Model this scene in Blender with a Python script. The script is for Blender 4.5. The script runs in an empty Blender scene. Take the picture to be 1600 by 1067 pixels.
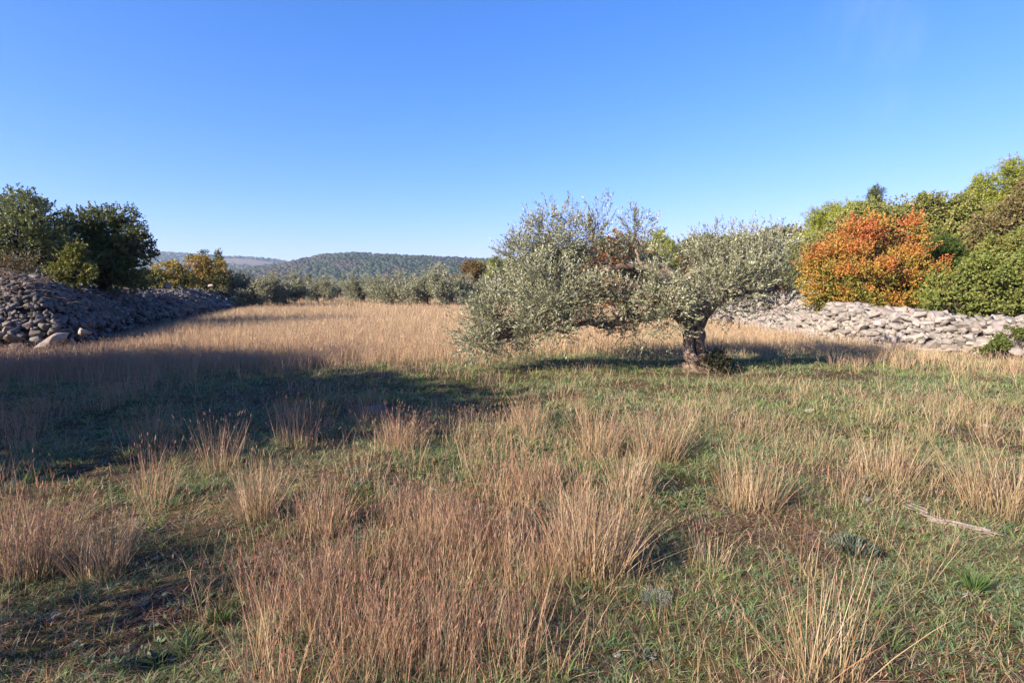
import bpy, bmesh, math
import numpy as np
from mathutils import Vector, Matrix, Euler
from mathutils import noise as mnoise

# ------------------------------------------------------------------ camera, sky, sun, exposure
S = bpy.context.scene
COL = S.collection
F_PX, CX, CY = 888.0, 800.0, 533.5          # focal length in photograph pixels, image centre
PITCH = math.atan(83.5 / F_PX)
CAM_H = 1.6
cam_d = bpy.data.cameras.new('camera')
cam_d.sensor_width = 36.0
cam_d.lens = 36.0 * F_PX / 1600.0
cam_d.clip_start = 0.05
cam_d.clip_end = 30000
cam = bpy.data.objects.new('camera', cam_d)
COL.objects.link(cam)
cam.location = (0, 0, CAM_H)
cam.rotation_euler = (math.radians(90) - PITCH, 0, 0)
S.camera = cam

SUN_DIR = Vector((-0.82, -0.57, 0)).normalized()       # towards the sun, on the ground
SUN_EL = math.radians(25)
to_sun = Vector((SUN_DIR.x * math.cos(SUN_EL), SUN_DIR.y * math.cos(SUN_EL), math.sin(SUN_EL)))
w = bpy.data.worlds.new('World')
S.world = w
w.use_nodes = True
nt = w.node_tree
bg = nt.nodes['Background']
sky = nt.nodes.new('ShaderNodeTexSky')
sky.sky_type = 'NISHITA'
sky.sun_disc = False
sky.sun_elevation = SUN_EL
sky.sun_rotation = math.atan2(to_sun.x, to_sun.y)
sky.altitude = 200
sky.air_density = 1.0
sky.dust_density = 0.3
sky.ozone_density = 2.6
# the clear autumn sky of the photograph is a deeper blue than the model's: a curve for each channel
sp_ = nt.nodes.new('ShaderNodeSeparateColor'); cb_ = nt.nodes.new('ShaderNodeCombineColor')
nt.links.new(sky.outputs[0], sp_.inputs[0])
for ch, (gm, gain) in enumerate(((1.60, 0.36), (1.0, 0.905), (1.0, 1.68))):
    pw = nt.nodes.new('ShaderNodeMath'); pw.operation = 'POWER'; pw.inputs[1].default_value = gm
    ml = nt.nodes.new('ShaderNodeMath'); ml.operation = 'MULTIPLY'; ml.inputs[1].default_value = gain
    nt.links.new(sp_.outputs[ch], pw.inputs[0]); nt.links.new(pw.outputs[0], ml.inputs[0]); nt.links.new(ml.outputs[0], cb_.inputs[ch])
# two faint wisps of high cloud, upper right
tcw = nt.nodes.new('ShaderNodeTexCoord')
mpw = nt.nodes.new('ShaderNodeMapping'); mpw.inputs['Scale'].default_value = (14, 6, 3.5); mpw.inputs['Rotation'].default_value = (0, 0.25, 0.1)
nw = nt.nodes.new('ShaderNodeTexNoise'); nw.inputs['Scale'].default_value = 1.6; nw.inputs['Detail'].default_value = 6; nw.inputs['Roughness'].default_value = 0.62
nt.links.new(tcw.outputs['Generated'], mpw.inputs[0]); nt.links.new(mpw.outputs[0], nw.inputs['Vector'])
acc_w = None
for (px_, py_, sh_) in ((1397, 62, 0.9985), (1378, 165, 0.9993), (1360, 30, 0.997)):
    dv = Vector(((px_ - CX), 0, 0)) + Vector((0, math.cos(PITCH), -math.sin(PITCH))) * F_PX + Vector((0, math.sin(PITCH), math.cos(PITCH))) * (CY - py_)
    dv.normalize()
    vd = nt.nodes.new('ShaderNodeVectorMath'); vd.operation = 'DOT_PRODUCT'; vd.inputs[1].default_value = dv
    nt.links.new(tcw.outputs['Generated'], vd.inputs[0])
    mw = nt.nodes.new('ShaderNodeMapRange'); mw.interpolation_type = 'SMOOTHSTEP'; mw.inputs[1].default_value = sh_; mw.inputs[2].default_value = 1.0
    nt.links.new(vd.outputs['Value'], mw.inputs[0])
    if acc_w is None: acc_w = mw.outputs[0]
    else:
        ma = nt.nodes.new('ShaderNodeMath'); ma.operation = 'MAXIMUM'; nt.links.new(acc_w, ma.inputs[0]); nt.links.new(mw.outputs[0], ma.inputs[1]); acc_w = ma.outputs[0]
nr = nt.nodes.new('ShaderNodeMapRange'); nr.inputs[1].default_value = 0.45; nr.inputs[2].default_value = 0.75; nr.inputs[4].default_value = 0.10
nt.links.new(nw.outputs['Fac'], nr.inputs[0])
mu = nt.nodes.new('ShaderNodeMath'); mu.operation = 'MULTIPLY'; nt.links.new(acc_w, mu.inputs[0]); nt.links.new(nr.outputs[0], mu.inputs[1])
mxw = nt.nodes.new('ShaderNodeMix'); mxw.data_type = 'RGBA'; mxw.inputs['B'].default_value = (5.5, 6.0, 6.4, 1)
nt.links.new(mu.outputs[0], mxw.inputs['Factor']); nt.links.new(cb_.outputs[0], mxw.inputs['A'])
nt.links.new(mxw.outputs['Result'], bg.inputs[0])
bg.inputs[1].default_value = 0.052
sun_d = bpy.data.lights.new('sun', 'SUN')
sun_d.energy = 5.0
sun_d.angle = math.radians(0.5)
sun_d.color = (1.0, 0.86, 0.68)
sun = bpy.data.objects.new('sun', sun_d)
COL.objects.link(sun)
sun.rotation_euler = to_sun.to_track_quat('Z', 'Y').to_euler()
sun.location = (-20, -15, 30)
S.view_settings.view_transform = 'Standard'
S.view_settings.look = 'None'
S.view_settings.exposure = 1.7
S.view_settings.gamma = 1.0
S.cycles.max_bounces = 5
S.cycles.diffuse_bounces = 2
S.cycles.glossy_bounces = 1
S.cycles.transmission_bounces = 3
S.cycles.transparent_max_bounces = 4
S.cycles.volume_bounces = 0
S.cycles.use_denoising = True

# ------------------------------------------------------------------ helpers
rng = np.random.default_rng(7)
fw = np.array([0, math.cos(PITCH), -math.sin(PITCH)])
up = np.array([0, math.sin(PITCH), math.cos(PITCH)])

def ray(px, py):
    return fw * F_PX + np.array([1.0, 0, 0]) * (px - CX) + up * (CY - py)

def ground(px, py):
    """the point of the flat ground that a photograph pixel shows"""
    d = ray(px, py)
    t = -CAM_H / d[2]
    return np.array([0, 0, CAM_H]) + d * t

def at(px, py, Y):
    """the point at distance Y in front of the camera that a photograph pixel shows"""
    d = ray(px, py)
    return np.array([0, 0, CAM_H]) + d * (Y / d[1])

def _hash(ix, iy, iz):
    h = (ix.astype(np.int64) * 374761393 + iy.astype(np.int64) * 668265263 + iz.astype(np.int64) * 2147483647) & 0xffffffff
    h = ((h ^ (h >> 13)) * 1274126177) & 0xffffffff
    return ((h ^ (h >> 16)) & 0xffff) / 65535.0

def vnoise(x, y, z=None):
    x = np.asarray(x, float); y = np.asarray(y, float)
    z = np.zeros_like(x) if z is None else np.asarray(z, float)
    fx, fy, fz = np.floor(x), np.floor(y), np.floor(z)
    u, v, q = x - fx, y - fy, z - fz
    u, v, q = u * u * (3 - 2 * u), v * v * (3 - 2 * v), q * q * (3 - 2 * q)
    r = 0
    for a in (0, 1):
        for b in (0, 1):
            for c in (0, 1):
                r = r + _hash(fx + a, fy + b, fz + c) * (u if a else 1 - u) * (v if b else 1 - v) * (q if c else 1 - q)
    return r

def fbm(x, y, o=3):
    r = 0; a = 0.5; s = 0
    for i in range(o):
        r = r + a * vnoise(x * 2 ** i + 17 * i, y * 2 ** i - 9 * i); s += a; a *= 0.5
    return r / s

def sstep(a, b, x):
    t = np.clip((x - a) / (b - a), 0, 1)
    return t * t * (3 - 2 * t)

def wood_edge(y):
    return np.interp(y, [0, 30, 140, 600], [13.5, 13.5, -12, -40])

def H(x, y):
    x = np.asarray(x, float); y = np.asarray(y, float)
    near = 0.10 * (fbm(x * 0.35, y * 0.35, 3) - 0.5) + (0.05 * (vnoise(x * 2.1, y * 2.1) - 0.5) + 0.03 * (vnoise(x * 5.3 + 4, y * 5.3) - 0.5)) * sstep(40, 12, y)
    d = np.maximum(0, x - wood_edge(y) - 1)
    rise = 0.15 * d * (1 + np.clip(y, 0, 300) / 160.0)
    rise = 26 * (1 - np.exp(-rise / 26)) * sstep(2500, 600, y)
    return near + rise

def Hs(x, y):
    return float(H(np.array([x]), np.array([y]))[0])

def tag(o, label=None, cat=None, group=None, kind=None):
    if label: o['label'] = label
    if cat: o['category'] = cat
    if group: o['group'] = group
    if kind: o['kind'] = kind
    return o

def empty(name, loc, rz=0.0, **k):
    o = bpy.data.objects.new(name, None)
    o.empty_display_size = 0.2
    COL.objects.link(o)
    o.location = loc
    o.rotation_euler = (0, 0, rz)
    return tag(o, **k)

def link(name, me, parent=None, **k):
    o = bpy.data.objects.new(name, me)
    COL.objects.link(o)
    if parent is not None: o.parent = parent
    return tag(o, **k)

KA = 0.66      # all plant and earth colours are this much of the values written below
def mesh_np(name, V, faces, col=None, mat=None, smooth=False):
    """V (n,3); faces: list of int arrays (m,k), k may differ; col (n,3) linear colour per vertex"""
    me = bpy.data.meshes.new(name)
    V = np.ascontiguousarray(V, dtype=np.float32)
    me.vertices.add(len(V))
    me.vertices.foreach_set('co', V.ravel())
    faces = [np.asarray(f, dtype=np.int32) for f in faces if len(f)]
    tot = np.concatenate([np.full(len(f), f.shape[1], np.int32) for f in faces])
    idx = np.concatenate([f.ravel() for f in faces])
    me.loops.add(len(idx))
    me.loops.foreach_set('vertex_index', idx)
    me.polygons.add(len(tot))
    st = np.zeros(len(tot), np.int32); st[1:] = np.cumsum(tot)[:-1]
    me.polygons.foreach_set('loop_start', st)
    me.polygons.foreach_set('loop_total', tot)
    if smooth:
        me.polygons.foreach_set('use_smooth', np.ones(len(tot), bool))
    if col is not None:
        if mat is not None and mat.name in ('leaf', 'olive_leaf', 'grass'): col = np.asarray(col) * KA
        a = me.color_attributes.new('tint', 'FLOAT_COLOR', 'POINT')
        c = np.ones((len(V), 4), np.float32); c[:, :3] = col
        a.data.foreach_set('color', c.ravel())
    me.update(calc_edges=True)
    if mat: me.materials.append(mat)
    return me

def nrm(a):
    return a / np.maximum(np.linalg.norm(a, axis=-1, keepdims=True), 1e-9)

def randdir(n, r=rng):
    return nrm(r.normal(size=(n, 3)))

# ------------------------------------------------------------------ materials
def new_mat(name):
    m = bpy.data.materials.new(name)
    m.use_nodes = True
    t = m.node_tree
    b = t.nodes['Principled BSDF']
    return m, t, b

def leaf_mat(name, trans=0.3, rough=0.55, back=None, spec=0.3):
    m, t, b = new_mat(name)
    L = t.links
    a = t.nodes.new('ShaderNodeAttribute'); a.attribute_name = 'tint'
    src = a.outputs['Color']
    if back is not None:
        g = t.nodes.new('ShaderNodeNewGeometry')
        mx = t.nodes.new('ShaderNodeMix'); mx.data_type = 'RGBA'
        L.new(g.outputs['Backfacing'], mx.inputs['Factor'])
        L.new(src, mx.inputs['A']); mx.inputs['B'].default_value = (*back, 1)
        src = mx.outputs['Result']
    L.new(src, b.inputs['Base Color'])
    b.inputs['Roughness'].default_value = rough
    b.inputs['Specular IOR Level'].default_value = spec
    tr = t.nodes.new('ShaderNodeBsdfTranslucent')
    L.new(src, tr.inputs['Color'])
    ms = t.nodes.new('ShaderNodeMixShader'); ms.inputs[0].default_value = trans
    L.new(b.outputs[0], ms.inputs[1]); L.new(tr.outputs[0], ms.inputs[2])
    L.new(ms.outputs[0], t.nodes['Material Output'].inputs['Surface'])
    return m

M_leaf = leaf_mat('leaf', 0.3, 0.55)
M_olive = leaf_mat('olive_leaf', 0.18, 0.42, back=(0.29, 0.295, 0.205), spec=0.45)
M_grass = leaf_mat('grass', 0.3, 0.6, spec=0.25)

def ramp(t, src, stops):
    r = t.nodes.new('ShaderNodeValToRGB')
    if stops[0][1] != (0, 0, 0): stops = [(p, tuple(KA * x for x in c)) for p, c in stops]
    e = r.color_ramp.elements
    e[0].position, e[0].color = stops[0][0], (*stops[0][1], 1)
    e[1].position, e[1].color = stops[-1][0], (*stops[-1][1], 1)
    for p, c in stops[1:-1]:
        x = e.new(p); x.color = (*c, 1)
    t.links.new(src, r.inputs[0])
    return r.outputs[0]

def noise_tex(t, vec, scale, detail=5, rough=0.6):
    n = t.nodes.new('ShaderNodeTexNoise')
    n.inputs['Scale'].default_value = scale
    n.inputs['Detail'].default_value = detail
    n.inputs['Roughness'].default_value = rough
    if vec is not None: t.links.new(vec, n.inputs['Vector'])
    return n.outputs['Fac']

def mixc(t, fac, a, b, mode='MIX'):
    m = t.nodes.new('ShaderNodeMix'); m.data_type = 'RGBA'; m.blend_type = mode
    for s, v in (('Factor', fac), ('A', a), ('B', b)):
        if isinstance(v, bpy.types.NodeSocket): t.links.new(v, m.inputs[s])
        elif isinstance(v, (int, float)): m.inputs[s].default_value = v
        else: m.inputs[s].default_value = (*v, 1)
    return m.outputs['Result']

def bump(t, b, h, strength, dist):
    n = t.nodes.new('ShaderNodeBump')
    n.inputs['Strength'].default_value = strength
    n.inputs['Distance'].default_value = dist
    t.links.new(h, n.inputs['Height'])
    t.links.new(n.outputs[0], b.inputs['Normal'])

def bark_mat(name, c1, c2, c3, scale=14):
    m, t, b = new_mat(name)
    tc = t.nodes.new('ShaderNodeTexCoord')
    mp = t.nodes.new('ShaderNodeMapping'); mp.inputs['Scale'].default_value = (1, 1, 0.28)
    t.links.new(tc.outputs['Object'], mp.inputs[0])
    n1 = noise_tex(t, mp.outputs[0], scale, 6, 0.65)
    n2 = noise_tex(t, tc.outputs['Object'], 3.0, 4, 0.6)
    c = ramp(t, n1, [(0.30, c1), (0.52, c2), (0.72, c3)])
    c = mixc(t, 0.35, c, ramp(t, n2, [(0.35, c1), (0.65, c3)]))
    t.links.new(c, b.inputs['Base Color'])
    b.inputs['Roughness'].default_value = 0.9
    b.inputs['Specular IOR Level'].default_value = 0.2
    bump(t, b, n1, 0.9, 0.03)
    return m

M_bark_olive = bark_mat('olive_bark', (0.04, 0.028, 0.022), (0.20, 0.145, 0.11), (0.48, 0.37, 0.29), 9)
M_bark = bark_mat('bark', (0.03, 0.024, 0.02), (0.085, 0.065, 0.05), (0.17, 0.14, 0.11), 16)

def stone_mat(name, a, bcol, orange=(0.42, 0.24, 0.13), of=0.16):
    m, t, b = new_mat(name)
    tc = t.nodes.new('ShaderNodeTexCoord')
    at_ = t.nodes.new('ShaderNodeAttribute'); at_.attribute_name = 'tint'
    n1 = noise_tex(t, tc.outputs['Object'], 7.0, 8, 0.7)
    n2 = noise_tex(t, tc.outputs['Object'], 2.3, 4, 0.55)
    n3 = noise_tex(t, tc.outputs['Object'], 38.0, 4, 0.7)
    c = ramp(t, n1, [(0.28, a), (0.5, tuple((x + y) / 2 for x, y in zip(a, bcol))), (0.72, bcol)])
    c = mixc(t, 1.0, c, at_.outputs['Color'], 'MULTIPLY')
    rust = ramp(t, n2, [(0.56, (0, 0, 0)), (0.70, (of * 3,) * 3)])
    c = mixc(t, rust, c, tuple(KA * x for x in orange))
    lich = ramp(t, n3, [(0.60, (0, 0, 0)), (0.74, (0.55,) * 3)])
    c = mixc(t, lich, c, (0.085, 0.082, 0.075))
    t.links.new(c, b.inputs['Base Color'])
    b.inputs['Roughness'].default_value = 0.92
    b.inputs['Specular IOR Level'].default_value = 0.2
    ad = t.nodes.new('ShaderNodeMath'); ad.operation = 'ADD'
    t.links.new(n1, ad.inputs[0]); t.links.new(n3, ad.inputs[1])
    bump(t, b, ad.outputs[0], 0.7, 0.02)
    return m

M_stone = stone_mat('limestone', (0.20, 0.185, 0.175), (0.45, 0.42, 0.385))
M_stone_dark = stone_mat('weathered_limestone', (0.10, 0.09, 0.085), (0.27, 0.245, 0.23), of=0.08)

def ground_mat():
    m, t, b = new_mat('ground')
    g = t.nodes.new('ShaderNodeNewGeometry')
    P = g.outputs['Position']
    nA = noise_tex(t, P, 0.55, 6, 0.6)
    nB = noise_tex(t, P, 3.1, 6, 0.65)
    nC = noise_tex(t, P, 22.0, 6, 0.75)
    nD = noise_tex(t, P, 90.0, 3, 0.7)
    soil = ramp(t, nC, [(0.3, (0.030, 0.018, 0.012)), (0.5, (0.095, 0.055, 0.038)), (0.68, (0.20, 0.125, 0.09))])
    moss = ramp(t, nC, [(0.3, (0.028, 0.034, 0.010)), (0.55, (0.10, 0.095, 0.022)), (0.72, (0.19, 0.15, 0.05))])
    dry = ramp(t, nC, [(0.3, (0.09, 0.06, 0.035)), (0.55, (0.24, 0.17, 0.10)), (0.72, (0.36, 0.27, 0.17))])
    f1 = ramp(t, nB, [(0.42, (0, 0, 0)), (0.58, (1, 1, 1))])
    c = mixc(t, f1, soil, moss)
    f2 = ramp(t, nA, [(0.45, (0, 0, 0)), (0.62, (0.8, 0.8, 0.8))])
    c = mixc(t, f2, c, dry)
    # dead brown litter further out, where the tall grass closes
    sep = t.nodes.new('ShaderNodeSeparateXYZ'); t.links.new(P, sep.inputs[0])
    mr = t.nodes.new('ShaderNodeMapRange')
    mr.inputs[1].default_value = 11; mr.inputs[2].default_value = 22
    t.links.new(sep.outputs[1], mr.inputs[0])
    c = mixc(t, mr.outputs[0], c, dry)
    mr2 = t.nodes.new('ShaderNodeMapRange')
    mr2.inputs[1].default_value = 150; mr2.inputs[2].default_value = 400
    t.links.new(sep.outputs[1], mr2.inputs[0])
    far = ramp(t, noise_tex(t, P, 0.02, 6, 0.6), [(0.4, (0.035, 0.05, 0.02)), (0.6, (0.09, 0.085, 0.045))])
    c = mixc(t, mr2.outputs[0], c, far)
    t.links.new(c, b.inputs['Base Color'])
    b.inputs['Roughness'].default_value = 0.95
    b.inputs['Specular IOR Level'].default_value = 0.15
    ad = t.nodes.new('ShaderNodeMath'); ad.operation = 'ADD'
    t.links.new(nC, ad.inputs[0]); t.links.new(nD, ad.inputs[1])
    bump(t, b, ad.outputs[0], 0.8, 0.03)
    return m

# ------------------------------------------------------------------ ground sheet
def axis(near, far, step, grow):
    a = [0.0]; s = step
    while a[-1] < far:
        if a[-1] > near: s *= grow
        a.append(a[-1] + s)
    return np.array(a)
xa = axis(14, 5200, 0.16, 1.055); xs = np.concatenate([-xa[::-1], xa[1:]])
ya = axis(16, 5200, 0.14, 1.045); yb = axis(3, 400, 0.5, 1.3)
ys = np.concatenate([-yb[::-1], ya[1:]])
X, Y = np.meshgrid(xs, ys)
Z = H(X, Y)
V = np.stack([X.ravel(), Y.ravel(), Z.ravel()], 1)
nx, ny = len(xs), len(ys)
I = (np.arange(ny - 1)[:, None] * nx + np.arange(nx - 1)[None, :]).ravel()
me = mesh_np('ground', V, [np.stack([I, I + 1, I + nx + 1, I + nx], 1)], mat=ground_mat(), smooth=True)
link('ground', me, kind='structure')

# ------------------------------------------------------------------ tubes
def tubes(paths, sides=6, cap=True):
    """paths: list of (points (k,3), radii (k,)) -> V, quads"""
    Vs, Fs, base = [], [], 0
    ang = np.arange(sides) / sides * 2 * math.pi
    for P, R in paths:
        P = np.asarray(P, float); R = np.asarray(R, float); k = len(P)
        T = np.gradient(P, axis=0); T = nrm(T)
        ref = np.where(np.abs(T[:, 2:3]) > 0.9, np.array([[1.0, 0, 0]]), np.array([[0, 0, 1.0]]))
        ref = np.tile(ref[:1], (k, 1)) if abs(T[0, 2]) > 0.9 or np.abs(T[:, 2]).max() < 0.9 else ref
        A = nrm(np.cross(T, ref)); B = np.cross(T, A)
        ring = P[:, None] + R[:, None, None] * (np.cos(ang)[None, :, None] * A[:, None] + np.sin(ang)[None, :, None] * B[:, None])
        Vs.append(ring.reshape(-1, 3))
        i = (np.arange(k - 1)[:, None] * sides + np.arange(sides)[None, :])
        j = (np.arange(k - 1)[:, None] * sides + (np.arange(sides)[None, :] + 1) % sides)
        Fs.append(np.stack([i, i + sides, j + sides, j], -1).reshape(-1, 4) + base)
        base += k * sides
    return np.concatenate(Vs), np.concatenate(Fs)

def curve(a, b, k=6, wob=0.1, bow=0.0, r=rng):
    a = np.asarray(a, float); b = np.asarray(b, float)
    t = np.linspace(0, 1, k)[:, None]
    L = np.linalg.norm(b - a)
    P = a + (b - a) * t
    P[:, 2] += bow * L * (4 * t[:, 0] * (1 - t[:, 0]))
    n = r.normal(size=(k, 3)) * wob * L * 0.5
    n[0] = n[-1] = 0
    return P + n

# ------------------------------------------------------------------ leaves
def leaves(P, D, L, W, col, r=rng, face=0.0):
    """one rhombus per leaf: P base, D direction, L length, W half width. face>0 turns normals towards the sky"""
    n = len(P)
    D = nrm(D)
    N = randdir(n, r) + face * np.array([0, 0, 1.0])
    side = nrm(np.cross(D, N))
    L = np.broadcast_to(L, (n,))[:, None]; W = np.broadcast_to(W, (n,))[:, None]
    nn = np.cross(side, D)
    a = P; c = P + D * L
    mid = P + D * L * 0.45 + nn * L * 0.05
    V = np.stack([a, mid + side * W, c, mid - side * W], 1).reshape(-1, 3)
    F = np.arange(n * 4).reshape(n, 4)
    C = np.repeat(col, 4, axis=0)
    return V, F, C

def crown_pts(lobes, n_clump, n_shoot, r, clump_r=0.28, shell=0.55):
    """lobes rows: cx cy cz rx ry rz. returns clump centres + lobe ids, shoot bases + outward dirs + clump ids"""
    lobes = np.asarray(lobes, float)
    wgt = (lobes[:, 3] * lobes[:, 5] + lobes[:, 4] * lobes[:, 5]) ; wgt = wgt / wgt.sum()
    lid = r.choice(len(lobes), n_clump, p=wgt)
    d = randdir(n_clump, r)
    rad = shell + (1 - shell) * r.random(n_clump) ** 0.6
    rad *= 0.80 + 0.34 * r.random(n_clump)
    C = lobes[lid, :3] + d * rad[:, None] * lobes[lid, 3:6]
    cid = r.integers(0, n_clump, n_shoot)
    size = clump_r * (0.6 + 0.8 * r.random(n_clump))
    off = r.normal(size=(n_shoot, 3)) * 0.55
    ln = np.linalg.norm(off, axis=1, keepdims=True)
    off = off * np.minimum(1, 1.1 / np.maximum(ln, 1e-6))
    B = C[cid] + off * size[cid][:, None]
    O = nrm(B - lobes[lid[cid], :3]) * 0.8 + off * 0.6
    return C, lid, B, O, cid

def build_leaves(lobes, n_clump, n_shoot, per, llen, lw, colf, r, clump_r, shoot_len, upw=0.5, spread=0.9, shell=0.55, face=0.2, min_z=None, sprays=0, spray_len=0.4):
    C, lid, B, O, cid = crown_pts(lobes, n_clump, n_shoot, r, clump_r, shell)
    SD = nrm(O + np.array([0, 0, upw]) + randdir(n_shoot, r) * 0.5)
    t = (np.arange(per) + 0.5) / per
    P = (B[:, None] + SD[:, None] * (t[None, :, None] * shoot_len * (0.6 + 0.8 * r.random((n_shoot, 1, 1))))).reshape(-1, 3)
    D = (SD[:, None] * 0.8 + randdir(n_shoot * per, r).reshape(n_shoot, per, 3) * spread).reshape(-1, 3)
    cc = np.repeat(cid, per)
    if min_z is not None:
        k = P[:, 2] > min_z; P, D, cc = P[k], D[k], cc[k]
    n = len(P)
    L = llen * (0.7 + 0.6 * r.random(n)); W = lw * (0.7 + 0.6 * r.random(n))
    ctint = r.random(n_clump)
    col = colf(P, ctint[cc], r.random(n))
    V, F, Cc = leaves(P, D, L, W, col, r, face)
    if sprays:      # long shoots that stick out of the crown and make its outline ragged
        lb = np.asarray(lobes, float)
        out = nrm(C - lb[lid, :3])
        ctr = C.mean(0); sc_ = (C[:, 2] - ctr[2]) * 1.2 + np.linalg.norm(C[:, :2] - ctr[:2], axis=1) * 0.5 + r.random(n_clump)
        pick = np.argsort(-sc_)[: max(8, int(n_clump * 0.6))]
        q = r.choice(pick, sprays)
        d0 = nrm(out[q] * 0.7 + np.array([0, 0, 0.9]) * (0.4 + r.random((sprays, 1))) + r.normal(size=(sprays, 3)) * 0.3)
        ln = spray_len * (0.45 + 0.8 * r.random(sprays)); pn = 16
        tt = (np.arange(pn) + 0.5) / pn
        Ps = (C[q][:, None] + d0[:, None] * (tt[None, :, None] * ln[:, None, None])).reshape(-1, 3)
        Ds = (np.repeat(d0, pn, 0) * 0.9 + randdir(sprays * pn, r) * 0.7)
        cs_ = colf(Ps, np.repeat(r.random(sprays), pn), r.random(sprays * pn))
        V2, F2, C2 = leaves(Ps, Ds, llen * (0.6 + 0.5 * r.random(len(Ps))), lw * (0.6 + 0.4 * r.random(len(Ps))), cs_, r, face)
        F = np.concatenate([F, F2 + len(V)]); V = np.concatenate([V, V2]); Cc = np.concatenate([Cc, C2])
        V2, F2, C2 = leaves(C[q], d0, ln * 1.05, 0.0035 + 0.0 * ln, np.tile(np.array([[0.16, 0.12, 0.09]]), (sprays, 1)), r)      # their stems
        F = np.concatenate([F, F2 + len(V)]); V = np.concatenate([V, V2]); Cc = np.concatenate([Cc, C2])
    return V, F, Cc, C, lid

def lerp3(a, b, t):
    a = np.asarray(a, float); b = np.asarray(b, float)
    return a[None] * (1 - t[:, None]) + b[None] * t[:, None]

def col_two(a, b, c=None, cf=0.0, var=0.25):
    def f(P, ct, lr):
        o = lerp3(a, b, ct * 0.6 + lr * 0.4)
        if c is not None:
            k = lr > 1 - cf
            o[k] = c
        return o * (1 - var / 2 + var * ((lr * 7.31) % 1.0))[:, None]
    return f


def make_tree(name, lobes, trunk_paths, fork, n_clump, n_shoot, per, llen, lw, colf, seed, clump_r=0.3,
              shoot_len=0.25, upw=0.5, mat=None, bark=None, loc=(0, 0, 0), limb_r=0.06, twig_r=0.012, spread=0.9,
              shell=0.55, face=0.2, min_z=None, twig_frac=1.0, sprays=None, spray_len=0.35, crown_name='crown', label=None, cat='tree', group=None):
    r = np.random.default_rng(seed)
    root = empty(name, loc, label=label, cat=cat, group=group)
    V, F, Cc, C, lid = build_leaves(lobes, n_clump, n_shoot, per, llen, lw, colf, r, clump_r, shoot_len, upw, spread, shell, face, min_z, sprays if sprays is not None else n_clump // 3, max(spray_len, shoot_len * 1.8))
    link(crown_name, mesh_np(name + '_crown', V, [F], Cc, mat or M_leaf), root)
    paths = list(trunk_paths)
    lobes = np.asarray(lobes, float)
    for i, lb in enumerate(lobes):
        f = np.asarray(fork[i % len(fork)] if np.ndim(fork[0]) else fork, float)
        P = curve(f, lb[:3], 7, 0.12, 0.04, r)
        paths.append((P, np.linspace(limb_r, twig_r * 1.8, 7)))
        idx = np.where(lid == i)[0]
        for q in idx[: int(len(idx) * twig_frac)]:
            s = P[r.integers(3, 7)]
            paths.append((curve(s, C[q], 5, 0.14, 0.03, r), np.linspace(twig_r * 1.5, twig_r * 0.4, 5)))
    V, F = tubes(paths, 6)
    link('trunk', mesh_np(name + '_trunk', V, [F], mat=bark or M_bark, smooth=True), root)
    return root

def copy_tree(o, name=None, parent=None):
    c = o.copy()
    COL.objects.link(c)
    c.parent = parent
    for ch in o.children: copy_tree(ch, None, c)
    return c

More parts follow.
